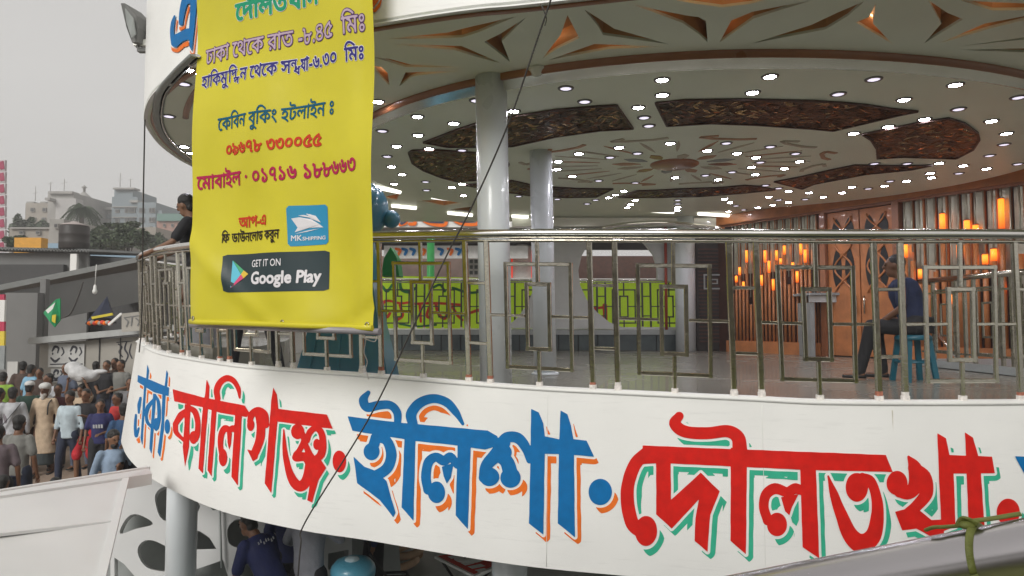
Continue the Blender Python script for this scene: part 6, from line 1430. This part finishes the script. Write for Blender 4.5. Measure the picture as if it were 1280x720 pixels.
# coiled hose, chair, tan mat
M_hose = mat('tan_hose', (.42,.28,.17), .6, var=.2, scale=8, bump=.4, bscale=60); t = thing('hose', tuple(at(492,700,9.2)), 'thick tan hose lying in loose coils on the lower deck', 'hose')
cc = atz(488, 692, -3.4); 
for k, (r_, dx, dy) in enumerate(((.42,0,0),(.36,.1,.12),(.46,-.12,.2))):
    pts = [(cc.x+dx+r_*math.cos(a)*1.0, cc.y+dy+r_*1.3*math.sin(a), -3.42+.10*k+.02*math.sin(a*2)) for a in np.linspace(k, k+6.0, 28)]; mb = MB(); mb.tube(pts, .055, 10); mb.build('hose_loop', M_hose, t)
p0 = atz(748, 710, -3.42); t2 = thing('hose', tuple(p0), 'brown hose end on the lower deck under the middle of the board', 'hose')
for k in range(2): mb = MB(); mb.tube([Vector(v) for v in catmull([p0+Vector((-.3,.1*k,0)), p0+Vector((0,.05,.05+.06*k)), p0+Vector((.5,-.1,.03)), p0+Vector((.9,.1+.1*k,.02)), p0+Vector((1.3,-.1,0))], 6)], .05, 10); mb.build('hose_loop', M_hose, t2)
ch = thing('chair', tuple(at(485, 715, 8)), 'black metal folding chair frame beside the blue drum', 'chair')
mb = MB(); mb.tube([Vector(v) for v in catmull([at(461,690,7.6), at(472,706,7.6), at(484,722,7.6), at(500,745,7.6)], 5)], .016, 8); mb.build('back_leg', M_black, ch)
mb = MB(); mb.tube([at(480,716,7.7), at(508,715,7.9), at(513,724,7.9), at(516,745,7.9)], .015, 8); mb.build('front_leg', M_black, ch)
mb = MB(); mb.prism([at(484,719,7.7), at(510,718,7.9), at(512,722,8.1), at(488,724,8.0)], (0,0,-.02)); mb.build('seat', M_black, ch)
# ------------------------------------------------------------------ cables in front
def cable(pts, r, label, m=M_cable):
    q = catmull([at(x, y, Y) for x, y, Y in pts], 8); mb = MB(); mb.tube([Vector(v) for v in q], r, 6); tag(mb.build('cable', m), label, 'cable')
cable([(697,-25,3.0),(676,36,3.1),(634,158,3.3),(590,258,3.5),(558,320,3.6),(515,412,3.7),(460,525,3.85),(383,650,4.0),(376,680,4.0),(371,742,4.0)], .0048, 'dark cable slanting from the top centre down across the blue lettering')
cable([(186,-20,6.9),(183,60,6.9),(181,150,6.95),(179,260,7.2),(177,400,7.6),(174,440,7.9)], .008, 'thin dark cable hanging along the roof edge at the bow end')
cable([(676,5,4.3),(680,14,4.3),(683,24,4.35),(681,32,4.4)], .0035, 'short loose wire end hanging from the ceiling edge near the long cable')
# floodlight on the roof edge
fl = thing('floodlight', tuple(at(178,60,6.9)), 'grey floodlight on a bracket fixed to the roof edge, top left', 'floodlight')
mb = MB(); a, b, c, d = at(151,3,6.7), at(158,5,6.7), at(175,50,6.75), at(164,52,6.75); e = at(170,30,6.75)
mb.prism([at(151,4,6.7), at(156,4,6.72), at(169,18,6.75), at(173,34,6.75), at(171,52,6.75), at(165,53,6.75), at(158,34,6.72)], (.05,.22,0)); mb.build('lamp_head', M_panelgrey, fl)
mb = MB(); mb.prism([at(156,10,6.66), at(166,22,6.7), at(169,42,6.72), at(164,47,6.7), at(158,28,6.68)], (0,.02,0)); mb.build('glass', M_ledge, fl)
MB().bar(at(168,54,6.85), at(187,54,6.85), .05, .06).build('bracket', M_cove, fl); MB().bar(at(173,63,6.85), at(184,63,6.85), .06, .04).build('bracket_foot', M_panelgrey, fl); MB().bar(at(172,44,6.85), at(172,60,6.85), .025, .025).build('bracket_arm', M_panelgrey, fl)
cable([(170,50,6.8),(168,40,6.8),(172,52,6.85),(180,52,6.88)], .008, 'short black lead of the floodlight')
# ------------------------------------------------------------------ the photographer's own rail with a green tie
a, b = at(760, 782, 1.25), at(1420, 672, .80); hr = thing('handrail', tuple(at(1150,720,.95)), 'large polished steel rail crossing the lower right corner close to the viewer', 'handrail')
mb = MB(); dv = (b-a).normalized(); mb.tube([a+(b-a)*(i/12) for i in range(13)], .043, 40); mb.build('pipe', M_pipe, hr)
M_tie = mat('green_strap', (.15,.17,.035), .6, var=.2, scale=30, bump=.3, bscale=90)
tp = thing('strap', tuple(at(1218,668,.85)), 'olive green plastic strap knotted round the polished rail', 'strap')
def axis_t(px):
    best = min(np.linspace(0, 1, 400), key=lambda t_: abs(proj(np.array(a+(b-a)*t_))[0]-px)); return float(best)
t0 = axis_t(1232); cx_ = a+(b-a)*t0; sx_ = dv.cross(Vector((0,0,1))).normalized(); uz = sx_.cross(dv).normalized()
def ring(t_, skew): 
    c0 = a+(b-a)*t_; return [c0+(sx_*math.cos(an)+uz*math.sin(an))*.0455+dv*skew*math.sin(an-1) for an in np.linspace(0, 2*math.pi, 40)]
for t_, sk in ((t0, .012),): mb = MB(); mb.tube(ring(t_, sk), (.0050,.0020), 8); mb.build('loop', M_tie, tp)
kn = cx_+uz*.049+sx_*.006
def strand(pts, w_, nm): mb = MB(); mb.tube([Vector(v) for v in catmull(pts, 6)], (w_, .0025), 8); mb.build(nm, M_tie, tp)
top = lambda t_, s_=0., h=.048: a+(b-a)*t_+uz*h+sx_*s_
strand([top(axis_t(1180),.0,.052), top(axis_t(1192),.004,.054), top(axis_t(1205),.004,.052), kn], .0048, 'tail')
strand([kn, top(axis_t(1240),.004,.052), top(axis_t(1262),-.0,.050), top(axis_t(1300),-.01,.047)], .0045, 'tail')
mb = MB(); mb.ell(kn, (.010,.008,.006), 14, 9); mb.build('knot', M_tie, tp)
strand([kn+dv*-.01, kn+uz*.008, kn+dv*.012+uz*-.002], .006, 'knot_turn')

# ------------------------------------------------------------------ unseen stand-in for the photographer's own launch, added for reflections in the steel
M_own = mat('own_deck_green', (.26,.29,.06), .5, var=.2, scale=2); M_ownw = mat('own_wall', (.20,.18,.15), .6, var=.3, scale=1)
structure(MB().box((0,-2.2,-1.6), (16,5.4,.1)).build('own_deck_floor', M_own)); structure(MB().box((0,-4.9,-.1), (16,.1,2.8)).build('own_deck_wall', M_ownw))

structure(MB().box((0,-3.6,1.95), (16,2.7,.1)).build('own_deck_ceiling', M_ownw))
